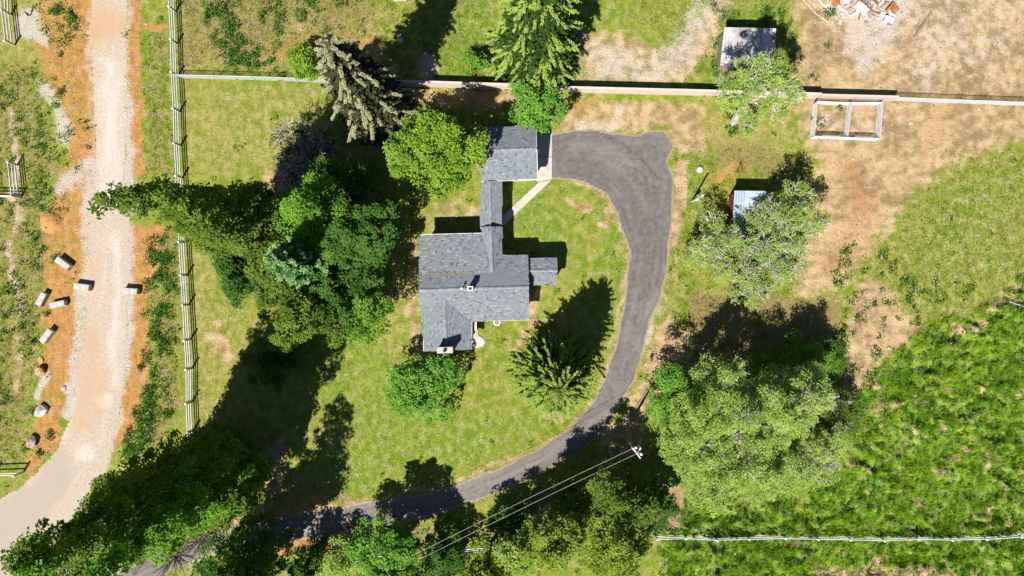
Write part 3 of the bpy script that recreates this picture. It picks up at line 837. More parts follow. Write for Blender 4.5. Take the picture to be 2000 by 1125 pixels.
grass('dry_grass', np.clip(rough * 0.5 + sstep(0.3, 0.6, brown), 0, 1) * (1 - rx_) * (1 - dx_) * notree * (1 - 0.8 * sstep(0.6, 0.9, orange)), 26000, 4, 0.2, 0.03, M['straw'], 'dry straw coloured grass scattered over the bare dirt', 0.9, 0.14, 15)

def leaves_at(P, rng, size, aspect=0.6, up=0.6, outward=None):
    """folded four-cornered leaves at the points P"""
    n = len(P)
    nrm = rng.normal(0, 1, (n, 3))
    nrm[:, 2] = np.abs(nrm[:, 2]) + up
    if outward is not None:
        nrm += outward * 1.2
    nrm /= np.linalg.norm(nrm, axis=1)[:, None]
    d = rng.normal(0, 1, (n, 3))
    if outward is not None:
        d += outward * 0.6
    d -= nrm * np.sum(d * nrm, 1)[:, None]
    d /= np.linalg.norm(d, axis=1)[:, None] + 1e-9
    s = np.cross(nrm, d)
    L = (size * rng.uniform(0.6, 1.35, n))[:, None]
    w = L * aspect * 0.5
    V = np.zeros((n, 4, 3))
    V[:, 0] = P - d * L * 0.5
    V[:, 1] = P + s * w + nrm * w * 0.35
    V[:, 2] = P + d * L * 0.5 - nrm * L * 0.12
    V[:, 3] = P - s * w + nrm * w * 0.35
    F = (np.arange(n) * 4)[:, None] + np.array([[0, 1, 2, 3]])
    return V.reshape(-1, 3), F

# leafy weeds
wd = Z + 0.004 * nobare
wd = mx(wd, 0.95 * poly([(395, 10), (545, 0), (545, 140), (470, 145), (400, 60)], 16) * sstep(0.42, 0.6, fbm(GX / 1.6, GY / 1.6, 101)))
wd = mx(wd, 0.95 * stroke([(318, 470), (322, 600), (312, 760), (275, 860)], 28, 12) * sstep(0.44, 0.56, fbm(GX / 1.3, GY / 1.3, 105)))
wd = mx(wd, 0.25 * poly([(80, -90), (178, -90), (170, 300), (100, 480), (60, 250)], 16) * sstep(0.52, 0.66, fbm(GX / 1.0, GY / 1.0, 109)))
wd = mx(wd, 0.3 * poly([(-90, 130), (70, 130), (100, 300), (75, 640), (45, 800), (-90, 880)], 12) * sstep(0.5, 0.62, fbm(GX / 1.2, GY / 1.2, 113)))
wd = mx(wd, 0.6 * poly([(560, -60), (740, -60), (700, 60), (600, 80)], 16) * sstep(0.5, 0.65, fbm(GX / 1.2, GY / 1.2, 117)))
wd = mx(wd, 0.5 * poly([(1395, 10), (1560, 10), (1560, 190), (1380, 180)], 10) * sstep(0.5, 0.62, fbm(GX / 1.0, GY / 1.0, 121)))
wd = mx(wd, 0.35 * poly([(1640, 480), (1900, 560), (1800, 680), (1650, 800)], 20) * sstep(0.56, 0.66, fbm(GX / 0.9, GY / 0.9, 125)))
wd = mx(wd, 0.5 * stroke([(640, 1075), (900, 1075), (1260, 1000)], 40, 20) * sstep(0.45, 0.6, fbm(GX / 1.2, GY / 1.2, 129)))
wd = mx(wd, 0.14 * fieldm)
for (x, y, r) in [(318, 466, 9), (318, 540, 12), (320, 600, 10), (318, 608, 9), (300, 705, 9), (283, 712, 4), (305, 735, 10), (295, 760, 13), (280, 850, 16), (260, 885, 14), (330, 805, 9), (108, 500, 5), (66, 600, 5), (140, 552, 4), (97, 612, 4), (68, 668, 6), (110, 640, 4), (70, 800, 6), (52, 868, 6), (92, 735, 5), (75, 880, 8), (100, 845, 8), (1650, 485, 7), (1722, 490, 9),
                  (1688, 505, 7), (1655, 530, 6), (1640, 550, 12), (1680, 580, 9), (1732, 590, 6), (1730, 625, 5), (1710, 692, 8), (1672, 620, 6), (1590, 155, 6), (1568, 125, 4), (1605, 235, 9), (1596, 262, 6), (1640, 216, 6), (1615, 92, 5), (1628, 25, 6),
                  (112, 20, 14), (140, 35, 12), (75, 55, 5), (90, 60, 6), (100, 82, 5), (1443, 330, 6), (450, 55, 14), (440, 80, 8), (415, 30, 10), (310, 90, 5), (1435, 215, 12), (1425, 250, 10), (740, 970, 8)]:
    wd = mx(wd, 0.9 * ell(x, y, r, r, 0, 0.3))
wd = wd * (1 - rx_) * (1 - dx_) * notree
rng = np.random.default_rng(31)
x, y = scatter(105000, wd, rng)
k = 11
P = np.stack([np.repeat(x, k) + rng.normal(0, 0.15, len(x) * k), np.repeat(y, k) + rng.normal(0, 0.15, len(x) * k),
              np.repeat(sample(rise, x, y), k) + np.abs(rng.normal(0.2, 0.16, len(x) * k)) + 0.02], -1)
V, F = leaves_at(P, rng, 0.18, 0.6, 0.5)
T = np.clip(np.repeat(rng.normal(0.5, 0.25, len(x)), k) + rng.normal(0, 0.15, len(P)), 0, 1)
tag(link('weeds', mesh_np('weeds', V, F, T), M['weed']), 'leafy dark green weeds growing in clumps on rough ground', 'weeds', kind='stuff')

# loose stones along the road and round the scrap heap
def stones(name, dens, n, lo, hi, mat, label, seed):
    rng = np.random.default_rng(seed)
    x, y = scatter(n, dens, rng)
    n = len(x)
    s = lo + (hi - lo) * rng.random(n) ** 3
    base = np.array([(0, 0, 0.75), (1, 0, 0), (0.1, 1, 0), (-1, 0.1, 0), (0, -1, 0), (0.45, 0.5, 0.5), (-0.5, 0.3, 0.55), (0.2, -0.6, 0.45)])
    tri = np.array([(0, 5, 6), (0, 6, 7), (0, 7, 5), (5, 1, 2), (5, 2, 6), (6, 2, 3), (6, 3, 7), (3, 4, 7), (7, 4, 1), (7, 1, 5)])
    V = base[None] * rng.uniform(0.7, 1.3, (n, 8, 3)) * s[:, None, None] * 0.5
    a = rng.uniform(0, 6.28, n)
    c, sn = np.cos(a)[:, None], np.sin(a)[:, None]
    V = np.stack([V[..., 0] * c - V[..., 1] * sn + x[:, None], V[..., 0] * sn + V[..., 1] * c + y[:, None], V[..., 2]], -1)
    F = (np.arange(n) * 8)[:, None, None] + tri[None]
    o = link(name, mesh_np(name, V.reshape(-1, 3), F.reshape(-1, 3), np.repeat(rng.random(n), 10)), mat)
    return tag(o, label, 'stones', kind='stuff')
stones('gravel', sstep(0.4, 0.8, gravel) * (1 - dx_), 42000, 0.05, 0.2, M['rubble'], 'loose pale stones along the road edges and bare patches', 41)
stones('pebbles', np.clip(0.25 * sstep(0.4, 0.8, tan) + 0.25 * sstep(0.4, 0.8, orange), 0, 1) * (1 - rx_) * (1 - dx_) * notree, 26000, 0.04, 0.16, M['rubble'], 'small pebbles scattered over the bare dirt', 42)
stones('rubble', 0.9 * poly([(1598, -40), (1775, -40), (1770, 30), (1735, 60), (1690, 62), (1650, 45), (1612, 18)], 8), 22000, 0.1, 0.5, M['rubble'], 'broken pale rubble heaped under the scrap metal', 43)

# ------------------------------------------------------------------ buildings
def in_poly(u, v, P):
    ins = False
    n = len(P)
    for i in range(n):
        a, b = P[i], P[(i + 1) % n]
        if (a[1] > v) != (b[1] > v) and u < (b[0] - a[0]) * (v - a[1]) / (b[1] - a[1]) + a[0]:
            ins = not ins
    return ins

def shingles(mb, poly3, eave_dir, rng, expo=0.145):
    """single shingles laid in courses over a roof plane, each a slab whose lower edge stands proud"""
    P = [np.asarray(p, float) for p in poly3]
    n = np.zeros(3)
    for i in range(len(P)):
        n += np.cross(P[i] - P[0], P[(i + 1) % len(P)] - P[0])
    n /= np.linalg.norm(n)
    if n[2] < 0:
        n = -n
    u = np.asarray(eave_dir, float)
    u -= n * (u @ n)
    u /= np.linalg.norm(u)
    v = np.cross(n, u)
    if v[2] < 0:
        v, u = -v, -u
    o = P[0]
    Q = [((p - o) @ u, (p - o) @ v) for p in P]
    off = [(p - o) @ n for p in P]
    u0, u1 = min(q[0] for q in Q), max(q[0] for q in Q)
    v0, v1 = min(q[1] for q in Q), max(q[1] for q in Q)
    cu, cv = (u0 + u1) / 2, (v0 + v1) / 2
    k = 0
    vv = v0 - 0.03
    while vv < v1 - 0.04:
        uu = u0 - rng.uniform(0.0, 0.3)
        while uu < u1:
            w = rng.uniform(0.13, 0.30)
            a, b = max(uu, u0 - 0.03), min(uu + w, u1 + 0.03)
            uu += w
            if b - a < 0.03:
                continue
            # trim the two ends to the outline
            def okp(q):
                return in_poly(q, min(max(vv + expo * 0.5, v0 + 0.01), v1 - 0.01), Q)
            mid_ok = okp((a + b) / 2)
            if not mid_ok and not okp(a) and not okp(b):
                continue
            s = a
            while not okp(s + 0.0) and s < b:
                s += 0.04
            e = b
            while not okp(e) and e > s:
                e -= 0.04
            if a < u0 + 0.02:
                s = a
            if b > u1 - 0.02:
                e = b
            if e - s < 0.05:
                continue
            g = 0.004
            lift, top = 0.030 + rng.uniform(-0.004, 0.006), 0.008
            vt = min(vv + expo + 0.01, v1 + 0.01)
            c = [o + u * (s + g) + v * vv + n * lift, o + u * (e - g) + v * vv + n * lift, o + u * (e - g) + v * vt + n * top, o + u * (s + g) + v * vt + n * top,
                 o + u * (s + g) + v * vv + n * 0.002, o + u * (e - g) + v * vv + n * 0.002]
            mb.add(c, [[0, 1, 2, 3], [4, 5, 1, 0]], float(np.clip(rng.beta(1.6, 1.9), 0, 1)))
        vv += expo
        k += 1

def roof_plane(parent, org, pts, eave_dir, rng, mat='shingle', th=0.16):
    P = [W(*p) for p in pts]
    r = MB(org).slab(P, th, 0.35).build('roof', M[mat], parent)
    sh = MB(org)
    shingles(sh, P, eave_dir, rng)
    sh.build('shingle', M[mat], r, 'stuff')
    return r

def ridge_caps(parent, org, a, b, mat='shingle', w=0.26):
    """overlapping cap shingles along a ridge, joined: each only three pixels wide"""
    a, b = W(*a), W(*b)
    d = b - a
    L = np.linalg.norm(d)
    d /= L
    s = np.array([d[1], -d[0], 0.0])
    mb = MB(org)
    n = int(L / 0.2)
    rng = np.random.default_rng(5)
    for i in range(n):
        p, q = a + d * (i * L / n), a + d * ((i + 1) * L / n + 0.04)
        up0, up1 = np.array([0, 0, 0.045]), np.array([0, 0, 0.07])
        dn = np.array([0, 0, -0.045])
        mb.add([p - s * w / 2 + up0 + dn, p + up0, p + s * w / 2 + up0 + dn, q - s * w / 2 + up1 + dn, q + up1, q + s * w / 2 + up1 + dn], [[0, 3, 4, 1], [1, 4, 5, 2]], 0.62 + 0.3 * rng.random())
    mb.build('ridge_cap', M[mat], parent, 'stuff')

def windowp(parent, org, p0, p1, z0, z1, out, frame='trim', n=2):
    """a window on a wall running p0 -> p1 (xy), with frame, pane and sill; out = outward normal (xy)"""
    p0, p1 = np.array([p0[0], p0[1], 0]), np.array([p1[0], p1[1], 0])
    o = np.array([out[0], out[1], 0.0])
    mb = MB(org)
    up = np.array([0, 0, 1.0])
    f = 0.07
    a, b = p0 + o * 0.03, p1 + o * 0.03
    for za, zb in ((z0, z0 + f), (z1 - f, z1)):
        mb.beam(a + up * (za + zb) / 2, b + up * (za + zb) / 2, 0.06, f)
    for i in range(n + 1):
        t = i / n
        c = a + (b - a) * t
        mb.beam(c + up * (z0 + f), c + up * (z1 - f), f, 0.055, up=o)
    fr = mb.build('window', M[frame], parent)
    MB(org).beam(p0 + o * 0.012 + up * (z0 + z1) / 2, p1 + o * 0.012 + up * (z0 + z1) / 2, 0.02, z1 - z0 - 0.02).build('pane', M['glass'], fr)
    MB(org).beam(p0 + o * 0.08 + up * (z0 - 0.04), p1 + o * 0.08 + up * (z0 - 0.04), 0.16, 0.06).build('sill', M[frame], fr)

rng = np.random.default_rng(55)
EW = np.array([math.cos(math.radians(1.6)), math.sin(math.radians(1.6)), 0])
NS = np.array([-EW[1], EW[0], 0])
def xy(px, py, h):
    q = W(px, py, h)
    return q[0], q[1]
def inset_walls(mb, corners, z1s, inset_pt=None):
    """walls as a closed prism with its own top heights"""
    n = len(corners)
    P = [(c[0], c[1], -0.05) for c in corners] + [(c[0], c[1], z) for c, z in zip(corners, z1s)]
    F = [list(range(n))[::-1], list(range(n, 2 * n))] + [[k, (k + 1) % n, n + (k + 1) % n, n + k] for k in range(n)]
    mb.add(P, F)

# --- the house
ho = W(925, 590)
house = root('house', ho, 'grey shingled house with south wing, chimneys and low addition', 'house')
EH, RH = 2.62, 3.85
A_, B_ = (818, 567, RH), (1032, 561, RH)
W0 = (868, 585, 3.45)
VE, VW = (920, 627, EH), (824.5, 626, EH)
RS = (871.5, 684.5, 3.45)
roof_plane(house, ho, [A_, B_, (1033.5, 624, EH), VE, W0, VW], EW, rng)
roof_plane(house, ho, [A_, (819, 535, 3.24), (961, 531, 3.26), (981, 499.5, EH), (1031, 499, EH), B_], EW, rng)
roof_plane(house, ho, [W0, RS, (828, 686, EH), VW], NS, rng)
roof_plane(house, ho, [W0, VE, (921, 682, EH), RS], NS, rng)
roof_plane(house, ho, [(819, 536, 3.26), (961, 531.5, 3.28), (943.5, 456, 2.68), (821.5, 459, 2.68)], EW, rng, 'shingle_aged')
roof_plane(house, ho, [(961, 532, 3.31), (958, 443, 3.31), (939, 444, 2.68), (943, 456, 2.68)], NS, rng)
roof_plane(house, ho, [(961, 532, 3.31), (958, 443, 3.31), (980.5, 443, 2.66), (981, 500, 2.64)], NS, rng)
ridge_caps(house, ho, A_, B_)
ridge_caps(house, ho, W0, RS)
ridge_caps(house, ho, (961, 530, 3.32), (958, 443, 3.32))
# drifts of brown needles in the joint of the low roof
nd = MB(ho)
r2 = np.random.default_rng(8)
def drift(a, b, n, wid):
    a, b = W(*a), W(*b)
    for i in range(n):
        t = r2.random()
        p = a + (b - a) * t + np.array([r2.normal(0, wid), r2.normal(0, wid), 0.05])
        ang, L, w = r2.uniform(0, 3.14), r2.uniform(0.05, 0.14), r2.uniform(0.03, 0.06)
        c, s = math.cos(ang), math.sin(ang)
        nd.add([p + np.array([-c * L - s * w, -s * L + c * w, 0]), p + np.array([-c * L + s * w, -s * L - c * w, 0]), p + np.array([c * L, s * L, 0.01])], [[0, 1, 2]], r2.random())
drift((830, 534, 3.28), (925, 532.5, 3.29), 70, 0.07)
drift((944, 460, 2.75), (956, 515, 3.18), 55, 0.07)
nd.build('fallen_needles', M['needles'], house, 'stuff')
# walls
wl = MB(ho)
inset_walls(wl, [xy(828, 622, EH), xy(1023, 616, EH), xy(1022, 507, EH), xy(827, 543, EH)], [2.55] * 4)
inset_walls(wl, [xy(836, 620, EH), xy(836, 677, EH), xy(913, 674, EH), xy(913, 618, EH)], [2.5] * 4)
inset_walls(wl, [xy(829, 560, EH), xy(972, 556, EH), xy(972, 462, EH), xy(829, 466, EH)], [2.5] * 4)
wl.build('wall', M['siding'], house)
def gable(a, b, apex, th=0.12, mbx=None):
    org, par = mbx or (ho, house)
    mbx = MB(org)
    a, b, apex = np.array(a), np.array(b), np.array(apex)
    d = b - a
    d = d / np.linalg.norm(d)
    s = np.array([d[1], -d[0], 0]) * th / 2
    mbx.add([a - s, b - s, apex - s, a + s, b + s, apex + s], [[0, 1, 2], [5, 4, 3], [0, 3, 4, 1], [1, 4, 5, 2], [2, 5, 3, 0]])
    mbx.build('gable', M['siding'], par)
def at(px, py, h, z):
    q = W(px, py, h)
    return (q[0], q[1], z)
gable(at(1024, 507, EH, 2.56), at(1024, 616, EH, 2.56), at(1024, 562, RH, 3.68))
gable(at(826.5, 622, EH, 2.56), at(826.5, 545, EH, 2.56), at(826, 567, RH, 3.68))
gable(at(838, 678, EH, 2.5), at(911, 675, EH, 2.5), at(872, 678, 3.4, 3.28))
# fascia boards along the eaves
for p, q in [((921, 627.6, EH - .08), (1033.5, 624.8, EH - .08)), ((982, 498.7, EH - .08), (1031, 498.2, EH - .08)), ((827, 624, EH - .08), (827.2, 686, EH - .08)), ((921.8, 628, EH - .08), (921.8, 682, EH - .08)), ((821.5, 458.2, 2.64), (943, 455.2, 2.64))]:
    MB(ho).beam(W(*p), W(*q), 0.03, 0.17).build('fascia', M['trim'], house)
# windows and doors (seen from the side only)
def wl_span(y0, x0, x1, yy):
    return xy(x0, yy, EH), xy(x1, yy - 0.03 * (x1 - x0), EH)
for x0, x1 in ((945, 975), (990, 1008)):
    a, b = xy(x0, 622 - 0.03 * (x0 - 828), EH), xy(x1, 622 - 0.03 * (x1 - 828), EH)
    windowp(house, ho, a, b, 0.95, 2.05, (EW[1], -EW[0]))
a, b = xy(890, 675, EH), xy(908, 674.2, EH)
windowp(house, ho, a, b, 0.95, 2.05, (EW[1], -EW[0]))
a, b = xy(829, 520, EH), xy(829, 490, EH)
windowp(house, ho, a, b, 0.95, 2.05, (-1, 0))
q0, q1 = xy(913.4, 640, EH), xy(913.4, 660, EH)
dr = MB(ho).beam((q0[0] + .03, q0[1], 1.05), (q1[0] + .03, q1[1], 1.05), 0.05, 2.05).build('door', M['greypaint'], house)
MB(ho).box((q1[0] + .09, q1[1] + .12, 1.05), (.06, .05, .05)).build('handle', M['galv'], dr)
# wide chimney at the south gable
cc = W(869, 684, 4.5)
cb = MB(ho)
for i in range(15):
    s = 0.0 if i < 14 else 0.04
    cb.box((cc[0], cc[1] + 0.0, 0.15 + i * 0.3), (1.36 + s - (0.012 if i % 2 else 0), 0.5 + s - (0.012 if i % 2 else 0), 0.3), 0.03, 0.3 + 0.4 * r2.random())
ch = cb.build('chimney', M['brickpale'], house)
MB(ho).box((cc[0], cc[1], 4.52), (1.44, 0.56, 0.07), 0.03).build('chimney_cap', M['concrete'], ch)
MB(ho).lathe([(0.15, 4.55), (0.16, 4.72), (0.12, 4.72), (0.11, 4.6)], (cc[0], cc[1], 0), 10).build('flue', M['black'], ch)
# small flue box and pipe vent by the ridge
cc = W(918.5, 563.5, 4.7)
sm = MB(ho).box((cc[0], cc[1], 4.05), (0.44, 0.36, 1.4), 0.03).build('chimney', M['brickpale'], house)
fr = MB(ho)
for dx, dy, sx, sy in ((0, .17, .5, .08), (0, -.17, .5, .08), (.21, 0, .08, .26), (-.21, 0, .08, .26)):
    fr.box((cc[0] + dx, cc[1] + dy, 4.8), (sx, sy, 0.1))
fr.build('chimney_cap', M['trim'], sm)
MB(ho).box((cc[0], cc[1], 4.76), (0.3, 0.22, 0.02), 0.03).build('flue', M['black'], sm)
cc = W(902, 563.5, 4.2)
MB(ho).tube([(cc[0], cc[1], 3.35), (cc[0], cc[1], 4.4)], 0.06, 8).lathe([(0.11, 4.38), (0.11, 4.44), (0.02, 4.5)], (cc[0], cc[1], 0), 8).build('vent_pipe', M['trim'], house)
cc = W(892, 517, 3.2)
MB(ho).tube([(cc[0], cc[1], 3.0), (cc[0], cc[1], 3.4)], 0.045, 6).build('vent_pipe', M['black'], house)
cc = W(921, 459, 2.9)
MB(ho).tube([(cc[0], cc[1], 2.7), (cc[0] + .1, cc[1] + .15, 3.4)], 0.02, 5).build('antenna', M['black'], house)
# east side lean-to under its own gable roof
roof_plane(house, ho, [(1030, 529, 2.85), (1088, 528.5, 2.85), (1087.5, 504.5, 2.42), (1032, 505, 2.42)], EW, rng)
roof_plane(house, ho, [(1030, 529, 2.85), (1088, 528.5, 2.85), (1088, 556, 2.42), (1032, 556.5, 2.42)], EW, rng)
ridge_caps(house, ho, (1033, 529, 2.86), (1088, 528.5, 2.86))
wl = MB(ho)
inset_walls(wl, [xy(1026, 552, 2.4), xy(1084, 551.5, 2.4), xy(1084, 508.5, 2.4), xy(1026, 509, 2.4)], [2.36] * 4)
wl.build('porch_wall', M['siding'], house)
gable(at(1085, 508.5, 2.4, 2.36), at(1085, 551.5, 2.4, 2.36), at(1085, 529, 2.8, 2.72), 0.1)
# porch post in the corner of the wing
cc = W(929, 645, 2.3)
MB(ho).box((cc[0], cc[1], 1.2), (0.14, 0.14, 2.4)).build('porch_post', M['trim'], house)
c2 = W(929, 629, 2.4)
MB(ho).beam((cc[0], cc[1], 2.42), (c2[0], c2[1], 2.42), 0.16, 0.16).build('porch_beam', M['trim'], house)

# --- the garage
go = W(1000, 310)
garage = root('garage', go, 'square grey shingled garage between the bright tree and asphalt', 'garage')
GR1, GR0 = (1047.5, 290.3, 3.85), (939, 294.5, 3.85)
roof_plane(garage, go, [GR0, GR1, (1046, 244.5, 2.6), (941, 249, 2.6)], EW, rng)
roof_plane(garage, go, [GR0, GR1, (1049.7, 349, 2.6), (941, 353.5, 2.6)], EW, rng)
ridge_caps(garage, go, GR0, GR1)
wl = MB(go)
gc = [xy(947, 348, 2.6), xy(1043, 344, 2.6), xy(1041, 251, 2.6), xy(947, 255, 2.6)]
inset_walls(wl, gc, [2.56] * 4)
wl.build('wall', M['siding'], garage)
gable(at(1042, 251, 2.6, 2.56), at(1044, 344, 2.6, 2.56), at(1044, 291, 3.7, 3.68), 0.1, (go, garage))
gable(at(946, 348, 2.6, 2.56), at(946, 255, 2.6, 2.56), at(946, 295, 3.7, 3.68), 0.1, (go, garage))
MB(go).beam(W(941, 354.8, 2.5), W(1049.7, 350.2, 2.5), 0.05, 0.2).build('fascia', M['trim'], garage)
MB(go).beam(W(1047.2, 244.5, 2.62), W(1048.4, 290.3, 3.8), 0.03, 0.14).build('bargeboard', M['trim'], garage)
MB(go).beam(W(1048.4, 290.5, 3.8), W(1050.7, 349, 2.62), 0.03, 0.14).build('bargeboard', M['trim'], garage)
gd = MB(go)
e0, e1 = np.array([*xy(1043.2, 336, 2.6), 0]), np.array([*xy(1041.6, 262, 2.6), 0])
dd = MB(go)
for i in range(4):
    dd.beam(e0 + (.03, 0, .3 + i * .53), e1 + (.03, 0, .3 + i * .53), 0.05, 0.5)
dd.build('garage_door', M['trim'], garage)
lc = W(1050.5, 296, 2.5)
lm = MB(go).box((lc[0] - .12, lc[1], 2.45), (0.3, 0.08, 0.08)).build('lamp_bracket', M['trim'], garage)
MB(go).lathe([(0.1, 2.28), (0.14, 2.34), (0.06, 2.5)], (lc[0] + .04, lc[1], 0), 8).build('lamp_shade', M['galv'], lm)

# --- the covered link
bo = W(960, 400)
bz = root('covered_walkway', bo, 'narrow shingled roof linking the garage and house', 'walkway')
roof_plane(bz, bo, [(957, 354, 2.82), (958, 446, 2.82), (939, 446, 2.45), (938, 374, 2.45), (943, 356, 2.45)], NS, rng)
roof_plane(bz, bo, [(957, 354, 2.82), (958, 446, 2.82), (980.5, 446, 2.45), (980, 354, 2.45)], NS, rng)
ridge_caps(bz, bo, (957, 356, 2.83), (958, 445, 2.83))
for py in (362, 398, 434):
    for px in (943, 976):
        c = W(px, py, 2.4)
        MB(bo).box((c[0], c[1], 1.15), (0.12, 0.12, 2.36)).build('post', M['trim'], bz)
MB(bo).beam(W(976, 356, 2.3), W(976, 442, 2.3), 0.1, 0.16).build('beam', M['trim'], bz)
MB(bo).beam(W(943, 362, 2.3), W(943, 442, 2.3), 0.1, 0.16).build('beam', M['trim'], bz)

# --- concrete walk and patio
walk = bpy.data.objects.new('concrete_path', None)
COL.objects.link(walk)
walk['kind'] = 'structure'
walk['label'] = 'pale concrete walk from the garage pad to the house'
def slabpiece(poly_px, tint, h=0.06, mat='concrete', parent=walk, name='slab', org=(0, 0, 0)):
    c = np.mean(np.array(poly_px, float), 0)
    q = [tuple((np.array(p) - c) * 0.992 + c) for p in poly_px]
    P = [W(*p) for p in q]
    P = [(p[0], p[1], h) for p in P]
    return MB(org).slab(P, h + 0.04, tint).build(name, M[mat], parent)
slabpiece([(1040, 264), (1078, 262), (1078, 306), (1040, 306)], 0.4)
slabpiece([(1040, 307), (1078, 307), (1078, 350), (1051, 356), (1040, 348)], 0.6)
a0, a1 = np.array([1051.5, 356.8]), np.array([983, 421])
b0, b1 = np.array([1077.5, 351.5]), np.array([983, 441])
for i in range(6):
    t0, t1 = i / 6, (i + 1) / 6
    slabpiece([a0 + (a1 - a0) * t0, b0 + (b1 - b0) * t0, b0 + (b1 - b0) * t1, a0 + (a1 - a0) * t1], 0.3 + 0.5 * RNG.random())
slabpiece([(982, 421), (982, 441), (945, 441), (945, 360), (978, 360), (978, 421)], 0.45)
pt = slabpiece([(912, 628), (933, 628), (934, 655), (944, 661), (948, 669), (943, 677), (930, 680), (912, 681)], 0.8, 0.09, 'block', None, 'patio')
tag(pt, 'white patio slab tucked beside the south wing', 'patio', kind='structure')
# tub and pot by the house
tc = W(970.5, 629)
t = root('planter_tub', tc, 'white rimmed round tub under the south eave', 'planter')
MB(tc).lathe([(0.22, 0), (0.32, 0.4), (0.34, 0.45), (0.26, 0.45), (0.25, 0.36)], tc, 18).build('tub', M['whitesheet'], t)
MB(tc).lathe([(0.25, 0.37), (0.1, 0.40)], tc, 12).build('soil', M['greysteel'], t)

# ------------------------------------------------------------------ fences and walls
def rail_fence(name, tops, hts, label, h=1.4, rails=(0.36, 0.8, 1.24), skip=(), post=0.15, group=None):
    pts = [W(x, y, h) for x, y in tops]
    org = np.array([pts[0][0], pts[0][1], 0])
    f = root(name, org, label, 'fence', group)
    cap_me = None
    pm = MB().box((0, 0, h / 2 - 0.1), (post, post, h + 0.2))
    pme = mesh_np('post', np.concatenate(pm.v), pm.f, pm.t)
    pme.materials.append(M['vinyl'])
    cm = MB().add([(-.1, -.1, h), (.1, -.1, h), (.1, .1, h), (-.1, .1, h), (-.1, -.1, h + .03), (.1, -.1, h + .03), (.1, .1, h + .03), (-.1, .1, h + .03), (0, 0, h + .1)],
                  [[3, 2, 1, 0], [0, 1, 5, 4], [1, 2, 6, 5], [2, 3, 7, 6], [3, 0, 4, 7], [4, 5, 8], [5, 6, 8], [6, 7, 8], [7, 4, 8]])
    cme = mesh_np('post_cap', np.concatenate(cm.v), cm.f, cm.t)
    cme.materials.append(M['vinyl'])
    rg = np.random.default_rng(len(tops))
    for i, p in enumerate(pts):
        o = link('post', pme, None, f)
        o.location = Vector((p[0] - org[0], p[1] - org[1], rg.uniform(-0.04, 0.03)))
        o.rotation_euler = (rg.normal(0, 0.012), rg.normal(0, 0.012), rg.normal(0, 0.03))
        c = link('post_cap', cme, None, o)
    for i in range(len(pts) - 1):
        if i in skip:
            continue
        for z in rails:
            a, b = pts[i].copy(), pts[i + 1].copy()
            a[2], b[2] = z + rg.normal(0, 0.012), z + rg.normal(0, 0.012)
            d = (b - a) / np.linalg.norm(b - a)
            MB(org).beam(a + d * 0.076, b - d * 0.076, 0.055, 0.14).build('rail', M['vinyl'], f)
    return f
lf = [(327, -52), (329, 12), (332, 76), (333.5, 140), (337.5, 211), (339, 279), (342.5, 343), (345.5, 408), (348.5, 472), (352, 537), (355.5, 596), (359, 665), (362.5, 722), (362.5, 789), (365, 846), (368, 905)]
rail_fence('rail_fence', lf, None, 'long white three rail fence between the gravel road and lawn')
bf = [(1284, 1055), (1340, 1052.5), (1401, 1056), (1464, 1054), (1534, 1052.5), (1598, 1054), (1663, 1055), (1728, 1057), (1795, 1054), (1861, 1055.5), (1928.5, 1054), (1996, 1050), (2060, 1052)]
rail_fence('rail_fence', bf, None, 'white three rail fence crossing the green meadow')
rail_fence('rail_fence', [(598, 1104), (660, 1099), (722, 1096), (784, 1091)], None, 'white rail fence glimpsed left of the leafy roadside tree')
rail_fence('rail_fence', [(846, 1087), (905, 1081), (965, 1077), (1025, 1075)], None, 'white rail fence glimpsed in shade under the wires')
rail_fence('rail_fence', [(14, 317), (21, 382), (-40, 381)], None, 'white rail fence corner at the left edge by the footpath', rails=(0.4, 0.85, 1.3))
rail_fence('rail_fence', [(-2, -40), (1, 18), (8, 78)], None, 'white rail fence end in the upper left corner')
rail_fence('rail_fence', [(-30, 931), (26, 929)], None, 'white rail fence end beside the gravel road bend', rails=(0.45, 1.2))

# masonry wall along the north side of the yard
def wall_run(name, pts, hgt, th, mat, label, joints):
    P = [W(x, y) for x, y in pts]
    org = P[0]
    w = root(name, org, label, 'wall')
    d0 = P[-1] - P[0]
    d0 /= np.linalg.norm(d0)
    nrm = np.array([-d0[1], d0[0], 0]) * th / 2
    body, cap = MB(org), MB(org)
    for a, b in zip(P[:-1], P[1:]):
        L = np.linalg.norm(b - a)
        d = (b - a) / L
        k = max(1, int(round(L / joints)))
        for i in range(k):
            p, q = a + d * (L * i / k + 0.006), a + d * (L * (i + 1) / k - 0.006)
            o = MB(org).beam(p + nrm + (0, 0, hgt / 2 - 0.05), q + nrm + (0, 0, hgt / 2 - 0.05), th, hgt + 0.1, RNG.random()).build('wall_panel', M[mat], w)
            MB(org).beam(p + nrm + (0, 0, hgt + 0.03), q + nrm + (0, 0, hgt + 0.03), th + 0.03, 0.05, RNG.random()).build('coping', M[mat], o)
    return w
wall_run('block_wall', [(766, 168), (980, 174.8), (1100, 180.5), (1390, 187.6), (1592, 193.2)], 1.42, 0.18, 'wallface', 'long cream masonry wall along the north edge of the yard', 3.0)
wall_run('block_wall', [(1593, 194.2), (1742, 198.0)], 1.25, 0.18, 'wallpink', 'pinkish masonry wall section behind the wire pens', 3.7)

